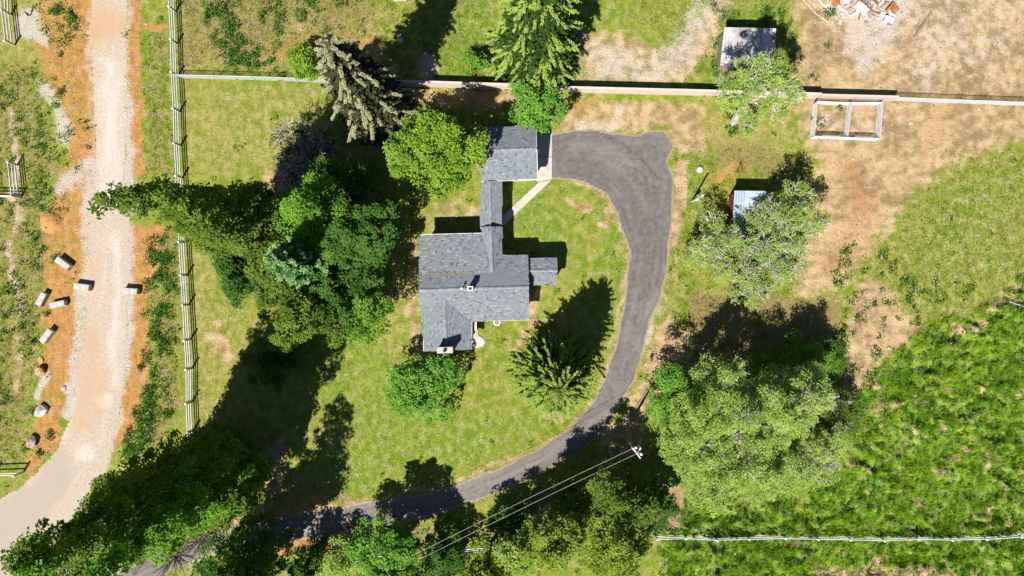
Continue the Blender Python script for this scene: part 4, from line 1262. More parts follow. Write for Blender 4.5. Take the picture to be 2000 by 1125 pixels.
def chain_panel(mb, p0, p1, z0, z1, sp=0.085, r=0.006):
    p0, p1 = np.asarray(p0, float), np.asarray(p1, float)
    L = np.linalg.norm(p1 - p0)
    d = (p1 - p0) / L
    h = z1 - z0
    n = int((L + h) / sp)
    side = np.array([-d[1], d[0], 0]) * r
    for sgn in (1, -1):
        for i in range(n):
            s = i * sp - h
            t0, t1 = max(0, -s), min(h, L - s)
            if t1 - t0 < 0.03:
                continue
            def pt(t):
                q = s + t
                if sgn < 0:
                    q = L - q
                return p0 + d * q + np.array([0, 0, z0 + t])
            a, b = pt(t0), pt(t1)
            u = np.array([0, 0, r])
            mb.add([a - side, a + side, a + u * 1.6, b - side, b + side, b + u * 1.6], [[0, 1, 4, 3], [1, 2, 5, 4], [2, 0, 3, 5]], 0.5)

def chain_fence(name, pts, h, label, gap=3.0):
    P = [W(x, y) for x, y in pts]
    org = P[0]
    f = root(name, org, label, 'fence')
    for a, b in zip(P[:-1], P[1:]):
        L = np.linalg.norm(b - a)
        d = (b - a) / L
        k = max(1, int(round(L / gap)))
        for i in range(k):
            p, q = a + d * L * i / k, a + d * L * (i + 1) / k
            MB(org).tube([p - (0, 0, .1), p + (0, 0, h + 0.06)], 0.032, 6).build('post', M['galv'], f)
            MB(org).tube([p + (0, 0, h), q + (0, 0, h)], 0.028, 6).build('rail', M['galv'], f)
            m = MB(org)
            chain_panel(m, p, q, 0.05, h - 0.02)
            m.build('wire_mesh', M['galv'], f, 'stuff')
        MB(org).tube([b - (0, 0, .1), b + (0, 0, h + 0.06)], 0.032, 6).build('post', M['galv'], f)
    return f
chain_fence('chain_link_fence', [(352, 153), (500, 156.5), (640, 161.5), (765, 166.5)], 1.15, 'grey chain link fence joining the white rail fence and wall')
chain_fence('chain_link_fence', [(1744, 197), (1870, 202), (2040, 208)], 1.2, 'grey chain link fence running to the right edge')

# the wire pens, two runs side by side
pen0 = W(1655, 235)
pens = root('dog_pen', pen0, 'two wire dog pens with galvanised frames beside the wall', 'pen')
hp = 1.0
C = {k: W(*v) for k, v in {'nw': (1588, 203), 'nm': (1655, 205.5), 'ne': (1714, 205), 'sw': (1582, 270), 'sm': (1646, 272.5), 'se': (1709, 275)}.items()}
for a, b in (('nw', 'nm'), ('nm', 'ne'), ('sw', 'sm'), ('sm', 'se'), ('nw', 'sw'), ('nm', 'sm'), ('ne', 'se')):
    p, q = C[a], C[b]
    d = (q - p) / np.linalg.norm(q - p)
    p, q = p + d * 0.06, q - d * 0.06
    fr = MB(pen0)
    for z in (0.06, 0.5, hp):
        fr.tube([p + (0, 0, z), q + (0, 0, z)], 0.026, 6)
    for e in (p, q):
        fr.tube([e + (0, 0, .02), e + (0, 0, hp)], 0.026, 6)
    pn = fr.build('panel_frame', M['galv'], pens)
    m = MB(pen0)
    chain_panel(m, p, q, 0.05, hp, 0.07, 0.0075)
    m.build('wire_mesh', M['galv'], pn, 'stuff')
for a, b in (('sw', 'sm'), ('sm', 'se')):
    p, q = C[a] + (C[b] - C[a]) * .25, C[a] + (C[b] - C[a]) * .8
    g = MB(pen0)
    up = np.array([0, 0.12, 0])
    for z in (0.15, .34, .53, .72, .9):
        g.tube([p + up + (0, 0, z), q + up + (0, 0, z)], .016, 5)
    g.tube([p + up + (0, 0, .1), p + up + (0, 0, .95)], .022, 5).tube([q + up + (0, 0, .1), q + up + (0, 0, .95)], .022, 5)
    g.build('gate', M['galv'], pens)
for i, k in enumerate(C):
    MB(pen0).tube([C[k] - (0, 0, .05), C[k] + (0, 0, hp + .06)], 0.034, 6).build('post', M['galv'], pens)

# ------------------------------------------------------------------ sheds
def shed(name, corners, h, label, roofmat, wallmat, n, drop=0.25):
    """corners nw, ne, se, sw of the roof in the picture; sheets run north to south"""
    nw, ne, se, sw = [W(x, y, h) for x, y in corners]
    org = np.array([*((nw + se) / 2)[:2], 0])
    s = root(name, org, label, 'shed')
    rg = np.random.default_rng(n)
    nw, ne = nw + (0, 0, drop), ne + (0, 0, drop)
    for i in range(n):
        t0, t1 = i / n, (i + 1) / n
        for r, (v0, v1) in enumerate(((0, 0.52), (0.48, 1.0))):
            V, F = [], []
            k = 9
            for j in range(k):
                t = t0 + (t1 - t0) * j / (k - 1) * 1.0
                wv = 0.018 * (1 if j % 2 else -1) + (0.012 * (i % 2)) - 0.014 * r
                N, S_ = nw + (ne - nw) * t, sw + (se - sw) * t
                V += [N + (S_ - N) * v0 + (0, 0, wv), N + (S_ - N) * (v1 + rg.uniform(-.012, .012) * (r == 1)) + (0, 0, wv)]
            for j in range(k - 1):
                F.append([2 * j, 2 * j + 1, 2 * j + 3, 2 * j + 2])
            m = MB(org)
            m.add(V, F, rg.random())
            m.add([np.array(v) - (0, 0, .012) for v in V], [f[::-1] for f in F], 0.5)
            m.build('roof_sheet', M[roofmat], s)
    c = (nw + ne + se + sw) / 4
    P = [(q - c) * 0.9 + c for q in (sw, se, ne, nw)]
    wl = MB(org)
    b = [(q[0], q[1], -0.05) for q in P] + [(q[0], q[1], q[2] - 0.1) for q in P]
    wl.add(b, [[0, 1, 5, 4], [1, 2, 6, 5], [2, 3, 7, 6], [3, 0, 4, 7], [3, 2, 1, 0], [4, 5, 6, 7]])
    wl.build('wall', M[wallmat], s)
    e0, e1 = np.array(P[0]), np.array(P[1])
    m0, m1 = e0 + (e1 - e0) * 0.35, e0 + (e1 - e0) * 0.6
    d = MB(org).beam((m0[0], m0[1] - .03, 0.95), (m1[0], m1[1] - .03, 0.95), 0.05, 1.85).build('door', M['wood'], s)
    MB(org).box((m1[0] - .1, m1[1] - .08, 0.95), (.05, .06, .12)).build('handle', M['black'], d)
    return s
shed('shed', [(1413, 55), (1514, 57.5), (1509, 136), (1407, 127)], 2.3, 'square shed with patchy white tin roof behind the wall', 'tin', 'wood', 4)
shed('shed', [(1433, 373), (1496, 374), (1494, 456), (1430.5, 453)], 1.9, 'small red shed with pale blue tin roof under grey trees', 'bluetin', 'red', 3)

# ------------------------------------------------------------------ blocks, boulders, odds and ends
def conc_block(px, py, ang, L, w, h, label):
    c = W(px, py, h)
    o = MB().bevbox((0, 0, h / 2), (L, w, h), 0, 0.035).build('concrete_block', M['block'])
    o.location = Vector((c[0], c[1], 0.0))
    o.rotation_euler = (0, 0, math.radians(ang))
    tag(o, label, 'block', 'concrete blocks strewn beside the gravel road')
    # the two lifting loops let into the top
    for s in (-0.28, 0.28):
        MB().tube([(s * L - .07, 0, h - .02), (s * L - .05, 0, h + .05), (s * L + .05, 0, h + .05), (s * L + .07, 0, h - .02)], 0.014, 5).build('lifting_loop', M['greysteel'], o)
    return o
conc_block(121, 514, -37, 1.5, 0.62, 0.62, 'white concrete block lying diagonally, topmost of the scattered blocks')
conc_block(158, 560, -7, 1.5, 0.6, 0.6, 'white concrete block on the left gravel edge of the road')
conc_block(253, 568, -4, 1.45, 0.55, 0.62, 'white concrete block on the right edge of the road')
conc_block(79, 584, 62, 1.35, 0.58, 0.58, 'grey concrete block standing steeply by the green verge')
conc_block(111, 594, 12, 1.45, 0.55, 0.58, 'pale concrete block between grey block and road block')
conc_block(89, 656, 53, 1.5, 0.6, 0.6, 'white concrete block lowest of the scattered blocks by weeds')

def boulder(name, px, py, r, mat, label, seed, flat=0.7, cat='rock', group=None):
    rg = np.random.default_rng(seed)
    n, m = 12, 7
    V, F = [], []
    dirs = rg.normal(0, 1, (11, 3))
    dirs /= np.linalg.norm(dirs, axis=1)[:, None]
    off = rg.uniform(0.5, 0.95, 11)
    for i in range(m + 1):
        ph = math.pi * i / m
        for k in range(n):
            th = 2 * math.pi * k / n
            d = np.array([math.sin(ph) * math.cos(th), math.sin(ph) * math.sin(th), math.cos(ph)])
            q = 1.15
            for a, o in zip(dirs, off):
                dp = d @ a
                if dp > 0.05:
                    q = min(q, o / dp)
            V.append(d * q * r * np.array([1, 0.85, flat]) * rg.uniform(0.96, 1.04))
    for i in range(m):
        for k in range(n):
            F.append([i * n + k, (i + 1) * n + k, (i + 1) * n + (k + 1) % n, i * n + (k + 1) % n])
    me = mesh_np(name, V, F)
    o = link(name, me, M[mat])
    c = W(px, py)
    o.location = Vector((c[0], c[1], r * flat * 0.55))
    o.rotation_euler = (0, 0, rg.uniform(0, 6))
    return tag(o, label, cat, group)
boulder('boulder', 82, 726, 0.62, 'orangerock', 'orange tan boulder beside the green verge', 1)
boulder('boulder', 82, 802, 0.70, 'whiterock', 'white and dark split boulder beside the verge', 2)
boulder('boulder', 66, 860, 0.72, 'pinkrock', 'pinkish rough boulder nearest the road bend', 3, 0.6)
boulder('stone', 81, 703, 0.36, 'orangerock', 'flat orange stone just above the orange boulder', 4, 0.3)
boulder('stone', 126, 757, 0.30, 'whiterock', 'small grey stone at the road edge', 6, 0.4)
boulder('stone', 146, 535, 0.2, 'orangerock', 'small ochre stone between two white blocks', 9, 0.7)
boulder('boulder', 830, 108, 0.34, 'whiterock', 'white rock in the tree shade behind the wall', 12, 0.5)
# mound of sand
c = W(101, 428)
V, F = [], []
rg = np.random.default_rng(77)
n = 22
for i, (r, z) in enumerate([(0.1, .42), (0.35, .40), (0.7, .28), (1.0, .1), (1.25, -0.03)]):
    for k in range(n):
        th = 2 * math.pi * k / n
        q = r * (1 + 0.25 * math.cos(th + 2.2)) * rg.uniform(0.93, 1.07)
        V.append((q * math.cos(th) * 0.9, q * math.sin(th), z + rg.normal(0, .012)))
for i in range(4):
    for k in range(n):
        F.append([i * n + k, (i + 1) * n + k, (i + 1) * n + (k + 1) % n, i * n + (k + 1) % n])
F.append(list(range(n)))
o = link('sand_mound', mesh_np('sand_mound', V, F), M['sandmound'])
o.location = Vector((c[0], c[1], 0))
tag(o, 'low orange mound of dug earth left of the road', 'mound')

# utility pole with crossarm, wires and the shade it throws
pb = W(1217, 847)
ph = 7.4
tilt = np.array([0.10, -0.05])
pole = root('utility_pole', pb, 'wooden utility pole with crossarm beside the driveway bend', 'pole')
ptop = pb + np.array([tilt[0], tilt[1], ph])
MB(pb).tube([pb - (0, 0, .2), pb + (tilt[0] / 2, tilt[1] / 2, ph / 2), ptop], [0.16, 0.14, 0.11], 10).build('pole_shaft', M['polewood'], pole)
ad = np.array([0.62, -0.78, 0])
an = np.array([0.78, 0.62, 0])
at_ = ptop - (0, 0, 0.35)
MB(pb).beam(at_ - ad * 0.62 - an * .15, at_ + ad * 0.62 - an * .15, 0.1, 0.12).build('crossarm', M['whitesheet'], pole)
ins_pts = []
for s in (-0.52, 0.05, 0.52):
    q = at_ + ad * s - an * .15 + np.array([0, 0, .06])
    MB(pb).lathe([(0.03, 0), (0.07, .05), (0.05, .1), (0.07, .14), (0.03, .2)], q, 8).build('insulator', M['trim'], pole)
    ins_pts.append(q + np.array([0, 0, .2]))
MB(pb).lathe([(0.15, 0), (0.18, .04), (0.18, .5), (0.1, .58)], at_ + an * 0.32 + np.array([0, 0, -.8]), 12).build('transformer', M['galv'], pole)
for s in (-.3, .3):
    MB(pb).beam(at_ + ad * s - an * .15 - (0, 0, .05), ptop - (0, 0, 1.0), .03, .05).build('brace', M['galv'], pole)
MB(pb).lathe([(0.05, 0), (0.12, .03), (0.12, .22), (0.05, .3)], at_ + ad * .35 + an * .12, 10).build('lightning_arrester', M['trim'], pole)
MB(pb).lathe([(0.05, 0), (0.1, .03), (0.1, .3), (0.05, .36)], at_ - ad * .4 + an * .1, 10).build('cutout', M['trim'], pole)
far = W(620, 1187, 7.0)
for k, q in enumerate((ins_pts[0], ins_pts[1])):
    pts = []
    e = far + ad * (-0.3 if k == 0 else 0.3)
    e[2] = 7.1
    for i in range(25):
        t = i / 24
        p = q + (e - q) * t
        p[2] -= 0.55 * 4 * t * (1 - t)
        pts.append(p)
    wv = MB(q).tube(pts, 0.013, 5).build('power_line', M['cable'])
    wv.location = Vector([float(z) for z in q])
    tag(wv, 'upper of the two pale wires leading off the utility pole' if k == 0 else 'lower of the two pale wires leading off the utility pole', 'wire', 'wires strung from the utility pole')
gy_ = MB(pb).tube([ptop - (0, 0, .6), W(1262, 838)], 0.012, 4).build('guy_wire', M['galv'], pole)
# pole lying on the verge next to the driveway
lp = W(1238, 806)
lo = MB(lp).tube([W(1214.5, 846) + (0, 0, .1), W(1238, 804) + (0, 0, .12), W(1263, 762) + (0, 0, .1)], [0.11, 0.1, 0.085], 8).build('log', M['wood'])
lo.location = Vector([float(z) for z in lp])
tag(lo, 'long brown timber lying on the dirt verge beside the utility pole', 'log')

# grey yard post
yb = W(1351, 394)
yp = root('yard_post', yb, 'tall grey post with a small box by the parking area', 'post')
yt = yb + np.array([0.05, 0.12, 3.7])
MB(yb).tube([yb - (0, 0, .1), yt], [0.10, 0.085], 8).build('post_shaft', M['greybark'], yp)
MB(yb).bevbox(yb + np.array([.12, .02, 1.4]), (.24, .3, .45), .5, .02).build('meter_box', M['galv'], yp)
MB(yb).lathe([(0.1, 0), (0.11, .03), (0.02, .09)], yt, 8).build('post_cap', M['galv'], yp)
# white dome
wc = W(1366, 331.5)
wo = MB(wc).lathe([(0.34, 0), (0.35, .12), (0.31, .24), (0.2, .33), (0.06, .37)], wc, 16).build('well_cap', M['block'])
wo.location = Vector([float(z) for z in wc])
tag(wo, 'white domed well cap on the grass near the yard post', 'well cap')
# things behind the wall in spruce shade
def drum(px, py, r, h, label, cat='lid', name='round_lid', mat='galv'):
    c = W(px, py)
    d = MB(c).lathe([(r, 0), (r, h - .02), (r * .96, h), (r * .8, h), (r * .76, h - .03), (0.05, h - .03)], c, 18).build(name, M[mat])
    d.location = Vector([float(z) for z in c])
    return tag(d, label, cat)
drum(783, 81.5, 0.27, 0.5, 'grey round barrel top in the spruce shade', 'barrel', 'barrel', 'greypaint')
drum(746, 107, 0.15, 0.35, 'small white bucket beside the grey spruce', 'bucket', 'bucket', 'whitesheet')
c = W(776, 68)
bx_ = MB(c).box((c[0], c[1], .12), (.3, .24, .24)).box((c[0] - .02, c[1], .26), (.34, .28, .04)).build('crate', M['wood'])
bx_.location = Vector([float(z) for z in c])
tag(bx_, 'small grey crate above the barrel in the spruce shade', 'crate')
# white roofed hut cut by the top edge
c = W(782, -12)
hut = root('hut', c, 'small white roofed hut cut by the top edge', 'hut')
MB(c).bevbox((c[0], c[1], 1.82), (1.36, 1.7, 0.1), 0, 0.02).build('roof', M['whitesheet'], hut)
MB(c).box((c[0], c[1], .9), (1.15, 1.45, 1.8)).build('wall', M['siding'], hut)
MB(c).box((c[0], c[1] - .74, .9), (.6, .04, 1.6)).build('door', M['greypaint'], hut)

# scrap heap
def sheet_piece(name, px, py, L, w, ang, tilt, mat, label, z=0.25, cat='scrap', curl=0.08, group='sheets in the scrap heap'):
    c = W(px, py)
    V, F = [], []
    nx, ny = 6, 4
    rg = np.random.default_rng(int(px * 7 + py))
    for i in range(nx):
        for j in range(ny):
            u, v = (i / (nx - 1) - .5) * L, (j / (ny - 1) - .5) * w
            V.append((u, v, curl * math.sin(3.0 * i / (nx - 1)) + rg.normal(0, .02)))
    for i in range(nx - 1):
        for j in range(ny - 1):
            F.append([i * ny + j, (i + 1) * ny + j, (i + 1) * ny + j + 1, i * ny + j + 1])
    nV = len(V)
    V += [(a, b, d - .02) for a, b, d in V]
    F += [[q + nV for q in f[::-1]] for f in F]
    o = link(name, mesh_np(name, V, F), M[mat])
    o.location = Vector((c[0], c[1], z))
    o.rotation_euler = (math.radians(tilt), math.radians(tilt * .4), math.radians(ang))
    return tag(o, label, cat, group)
sheet_piece('rusty_sheet', 1740, 21, 1.25, 0.95, 50, 8, 'rust', 'curled rusty brown steel sheet at the right of the scrap', 0.3)
sheet_piece('rusty_sheet', 1630, 7, 0.8, 0.75, 20, 12, 'rust', 'crumpled red rust sheet at the left of the scrap', 0.35)
sheet_piece('white_sheet', 1680, 18, 1.3, 0.7, -40, 8, 'whitesheet', 'white metal sheet lying against the scrap trough', 0.3)
sheet_piece('white_sheet', 1650, 4, 0.7, 0.6, 10, 10, 'whitesheet', 'pale bent sheet next to the crumpled rust sheet', 0.3)
sheet_piece('white_sheet', 1722, 30, 0.5, 0.4, -20, 6, 'whitesheet', 'small white sheet between trough and curled sheet', 0.22)
c = W(1690, 7)
tr = root('scrap_trough', c, 'long rusty steel trough lying on the scrap heap', 'trough', None, math.radians(-36))
MB().box((0, 0, .2), (2.0, 0.62, .04)).build('trough_floor', M['greysteel'], tr)
for s in (-1, 1):
    MB().box((0, s * .33, .34), (2.0, .04, .32)).build('side_panel', M['rustred'], tr)
    MB().box((0, s * .40, .5), (2.04, .12, .03)).build('rim', M['rustred'], tr)
for s in (-1, 1):
    MB().box((s * 1.0, 0, .34), (.04, .62, .3)).build('end_panel', M['rust'], tr)
MB().box((0.1, 0, .5), (.05, .6, .05)).build('brace', M['rust'], tr)
c = W(1731, 42)
ap = root('appliance', c, 'white box appliance tipped over at the scrap edge', 'appliance', None, math.radians(-20))
MB().bevbox((0, 0, .33), (.92, .56, .62), 0, .03).build('cabinet', M['whitesheet'], ap)
MB().box((.49, -.05, .33), (.05, .46, .54)).build('back_panel', M['black'], ap)
MB().box((.2, -.3, .3), (.4, .05, .4)).build('hatch', M['greysteel'], ap)
def rod(px0, py0, px1, py1, r, mat, label, z=0.1, cat='pipe', mid=None):
    a, b = W(px0, py0), W(px1, py1)
    a[2] = b[2] = z
    org = (a + b) / 2
    pts = [a] + ([np.array([*W(*mid)[:2], z + .02])] if mid else []) + [b]
    o = MB(org).tube(pts, r, 6).build('pipe' if cat == 'pipe' else 'board', M[mat])
    o.location = Vector([float(q) for q in org])
    return tag(o, label, cat)
rod(1555, -14, 1617, 44, 0.05, 'block', 'long pale pipe lying left of the scrap heap', mid=(1592, 27))
rod(1590, -8, 1622, 27, 0.06, 'whitesheet', 'white pipe at the left rim of the scrap heap', 0.16)
rod(1659, -6, 1662, 14, 0.07, 'wood', 'tan board standing out of the scrap heap', 0.45, 'board')
rod(1720, -12, 1722, 9, 0.06, 'whitesheet', 'white pipe at the top edge right of the trough', 0.3)
rod(1695, 24, 1733, 34, 0.04, 'rust', 'thin rusty bar between the sheets and appliance', 0.3)
boulder('stone', 1653, 24, 0.45, 'whiterock', 'pale broken slab at the foot of the scrap', 21, 0.4)
boulder('stone', 1642, 40, 0.18, 'whiterock', 'small cream stone below the green weed by scrap', 22, 0.5)
boulder('stone', 1779, 241, 0.24, 'whiterock', 'lone pale stone right of the wire pens', 23, 0.4)
boulder('stone', 1735, 680, 0.22, 'whiterock', 'white stone where dirt meets the green field', 24, 0.5)
# splintered boards, rods and tin scraps heaped together
rg = np.random.default_rng(303)
for nm, mt, cnt in (('scrap_boards', 'wood', 34), ('scrap_metal', 'rust', 26), ('scrap_tin', 'whitesheet', 30)):
    m = MB()
    for q in range(cnt):
        px_, py_ = rg.uniform(1606, 1752), rg.uniform(-30, 34)
        if poly_sd([(1600, -40), (1770, -40), (1768, 20), (1735, 40), (1690, 44), (1650, 36), (1615, 14)], np.array([px_]), np.array([py_]))[0] < 0:
            continue
        a_, L_ = rg.uniform(0, 3.14), rg.uniform(.3, 1.1)
        c_ = W(px_, py_)
        z_ = rg.uniform(.12, .42)
        d_ = np.array([math.cos(a_), math.sin(a_), rg.normal(0, .12)]) * L_ / 2
        w_ = rg.uniform(.04, .12) if nm != 'scrap_tin' else rg.uniform(.12, .38)
        m.beam(c_ - d_ + (0, 0, z_), c_ + d_ + (0, 0, z_), w_, .03, rg.random())
    tag(m.build(nm, M[mt], None, 'stuff'), 'splintered %s tangled in the scrap heap' % {'scrap_boards': 'wooden boards', 'scrap_metal': 'rusty bars', 'scrap_tin': 'pale tin scraps'}[nm], 'scrap')
# logs
def log(px0, py0, px1, py1, r, mat, label, z1=0.0, name='log'):
    a, b = W(px0, py0), W(px1, py1)
    a[2], b[2] = r * .8, r * .8 + z1
    org = (a + b) / 2
    rg = np.random.default_rng(int(px0))
    pts = [a + (b - a) * t + rg.normal(0, .03, 3) * (0 < t < 1) for t in (0, .3, .6, 1)]
    o = MB(org).tube(pts, [r, r * .95, r * .9, r * .75], 9).build(name, M[mat])
    o.location = Vector([float(q) for q in org])
    return tag(o, label, 'log')
log(1787, 72, 1818, 24, 0.16, 'wood', 'weathered brown log lying right of the scrap heap')
log(300, 1073, 262, 1120, 0.2, 'bark', 'dead trunk lying under the tall trees at the bottom left')
log(1722, 1062, 1738, 1100, 0.05, 'greybark', 'pale dead branch lying below the meadow fence')
log(56, 32, 48, 24, 0.07, 'bark', 'dark stick lying on the pale gravel patch')
log(59, 31, 66, 14, 0.06, 'bark', 'second dark stick crossing the pale gravel patch')
# stack of dead branches at the right edge of the field
dl = W(1985, 605)
dp = root('brush_pile', dl, 'grey pile of dead branches at the right edge', 'brush pile')
rg = np.random.default_rng(4)
for i in range(26):
    a = rg.normal(-0.35, .3)
    L = rg.uniform(.7, 1.6)
    cx_, cy_ = rg.normal(0, .35), rg.normal(0, .45)
    z = rg.uniform(.1, .6)
    d = np.array([math.cos(a), math.sin(a), 0]) * L / 2
    MB().tube([np.array([cx_, cy_, z]) - d, np.array([cx_, cy_, z + .08]), np.array([cx_, cy_, z + rg.normal(0, .1)]) + d], [.045, .04, .02], 5).build('branch', M['greybark'] if i % 2 else M['wood'], dp)
# pink flowers under the spruce
rg = np.random.default_rng(14)
M['pink'] = m_leaf('pink petals', (0.42, 0.19, 0.19), (0.5, 0.34, 0.33), 0.2)
c = W(1080, 803)
P = np.stack([rg.normal(0, .28, 300), rg.normal(0, .2, 300), np.abs(rg.normal(.12, .08, 300))], -1)
V, F = leaves_at(P, rg, .13, .8, .8)
o = link('flower_clump', mesh_np('flower_clump', V, F, rg.random(300)), M['pink'])
o.location = Vector([float(q) for q in c])
tag(o, 'pale pink flower clump below the yard spruce', 'flowers', kind='stuff')

# ------------------------------------------------------------------ trees
def limb_tube(mb, a, b, r0, r1, rg, sag=0.0, n=5):
    a, b = np.asarray(a, float), np.asarray(b, float)
    m1 = a + (b - a) * .4 + rg.normal(0, .08, 3) * np.linalg.norm(b - a) + np.array([0, 0, sag])
    mb.tube([a, m1, b], [r0, (r0 + r1) / 2, r1], n, cap=False)

def build_tree(name, base, h, lobes, leafmat, barkmat, label, cat='tree', group=None, leaf=0.25, aspect=0.62, clump=1.15, per=70, trunk_r=0.22, trunk_top=None, seed=0, bare=0, bare_r=1.0, limbs=10, lean=(0, 0)):
    """lobes: (x, y, z, rx, ry, rz) in metres from the base; leaves gather in clumps over each lobe's surface"""
    rg = np.random.default_rng(seed + 500)
    base = np.array([base[0], base[1], 0.0])
    t = root(name, base, label, cat, group)
    cents, outs = [], []
    for (x, y, z, rx, ry, rz) in lobes:
        area = 4 * math.pi * ((rx * ry) ** 1.6 / 3 + 2 * ((rx + ry) / 2 * rz) ** 1.6 / 3) ** (1 / 1.6)
        n = max(5, int(area / (1.05 * clump ** 2)))
        d = rg.normal(0, 1, (n, 3))
        d /= np.linalg.norm(d, axis=1)[:, None]
        d[:, 2] = np.where(d[:, 2] < -0.45, -d[:, 2], d[:, 2])
        rr = rg.uniform(0.5, 1.18, n) ** 0.8
        c = np.array([x, y, z]) + d * rr[:, None] * np.array([rx, ry, rz])
        cents.append(c)
        outs.append(d)
    cents, outs = np.concatenate(cents), np.concatenate(outs)
    keep = cents[:, 2] > 0.15
    cents, outs = cents[keep], outs[keep]
    n = len(cents)
    s = rg.uniform(0.5, 1.25, n) * 0.62 * clump
    k = per
    # every clump is a small dome of leaves facing outward and up, ragged at its edge
    dd = rg.normal(0, 1, (n * k, 3)) + np.repeat(outs, k, 0) * 0.7 + np.array([0, 0, 0.55])
    dd /= np.linalg.norm(dd, axis=1)[:, None]
    rad = np.repeat(s, k) * (0.45 + 0.62 * rg.random(n * k) ** 0.7)
    P = np.repeat(cents, k, 0) + dd * rad[:, None] * np.array([1, 1, 0.7])
    V, F = leaves_at(P, rg, leaf, aspect, 1.7, dd * 0.55)
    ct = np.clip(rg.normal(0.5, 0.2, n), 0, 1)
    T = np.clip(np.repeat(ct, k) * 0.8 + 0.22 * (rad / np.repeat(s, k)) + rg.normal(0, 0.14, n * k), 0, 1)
    ok = P[:, 2] > 0.05
    F, T = F[ok], T[ok]
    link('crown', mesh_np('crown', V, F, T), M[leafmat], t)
    tb = MB()
    tz = trunk_top if trunk_top else h * 0.62
    lx, ly = lean
    tp = np.array([lx, ly, tz])
    pts = [np.array([0, 0, -.15]), np.array([lx * .3, ly * .3, tz * .33]) + rg.normal(0, .06, 3), np.array([lx * .65, ly * .65, tz * .66]) + rg.normal(0, .08, 3), tp]
    tb.tube(pts, [trunk_r * 1.25, trunk_r, trunk_r * .75, trunk_r * .35], 8)
    tr = tb.build('trunk', M[barkmat], t)
    lm = MB()
    idx = rg.choice(n, min(limbs, n), replace=False)
    for i in idx:
        f = rg.uniform(.35, .95)
        a = pts[1] + (tp - pts[1]) * f
        b = cents[i]
        if b[2] < a[2] - 1.0:
            a = pts[1] * .6
        limb_tube(lm, a, b, trunk_r * .38, 0.03, rg)
    if limbs:
        lm.build('limb', M[barkmat], tr)
    if bare:
        bt = MB()
        idx = rg.choice(n, min(bare, n), replace=False)
        for i in idx:
            if outs[i][2] < 0.1:
                continue
            c = cents[i] - outs[i] * .5
            for q in range(7):
                d = outs[i] * .7 + rg.normal(0, .55, 3)
                d /= np.linalg.norm(d)
                e = c + d * rg.uniform(.6, 1.3) * bare_r
                bt.tube([c, (c + e) / 2 + rg.normal(0, .06, 3), e], [.035, .026, .014], 4, cap=False)
                for w in range(3):
                    f = c + (e - c) * rg.uniform(.4, .9)
                    g = f + (d + rg.normal(0, .6, 3)) * rg.uniform(.2, .45) * bare_r
                    bt.tube([f, g], [.018, .01], 3, cap=False)
        if bt.n:
            bt.build('bare_branch', M['greybark'], tr, 'stuff')
    return t

def round_lobes(R, h, rg, zlo=None, k=6):
    """a crown as one big body and smaller heads round it"""
    zlo = h * 0.28 if zlo is None else zlo
    zc, rz = (h + zlo) / 2, (h - zlo) / 2
    L = [(0, 0, zc - rz * .1, R * .5, R * .5, rz * .8)]
    for i in range(k):
        a = 2 * math.pi * i / k + rg.uniform(-.5, .5)
        q = rg.uniform(.45, .78)
        z = zc + rz * rg.uniform(-.55, .45)
        rr = R * rg.uniform(.26, .46)
        L.append((R * q * math.cos(a), R * q * math.sin(a), z, rr, rr, min(rr * 1.1, rz * .8)))
    return L
def column_lobes(R, h, rg, z0=0.6, n=9):
    L = []
    for i in range(n):
        t = (i + .5) / n
        z = z0 + (h - z0) * t
        r = R * (0.55 + 0.5 * math.sin(math.pi * min(1, t * 1.25 + .12)) ** .7) * (1 if t < .75 else (1.0 - (t - .75) * 2.2))
        L.append((rg.normal(0, R * .22), rg.normal(0, R * .22), z, max(r, .4), max(r, .4), (h - z0) / n * .95))
    return L

_sd = [0]
def round_tree(px, py, hc, h, R, leafmat, label, name='tree', cat='tree', bark='bark', group=None, k=6, zlo=None, **kw):
    _sd[0] += 1
    rg = np.random.default_rng(900 + _sd[0])
    b = W(px, py, hc)
    return build_tree(name, b, h, round_lobes(R, h, rg, zlo, k), leafmat, bark, label, cat, group, seed=_sd[0], **kw)
def tall_tree(px, py, h, R, leafmat, label, group=None, name='poplar_tree', **kw):
    _sd[0] += 1
    rg = np.random.default_rng(900 + _sd[0])
    b = W(px, py)
    return build_tree(name, b, h, column_lobes(R, h, rg), leafmat, 'bark', label, 'tree', group, seed=_sd[0], trunk_top=h * .8, trunk_r=.26, **kw)

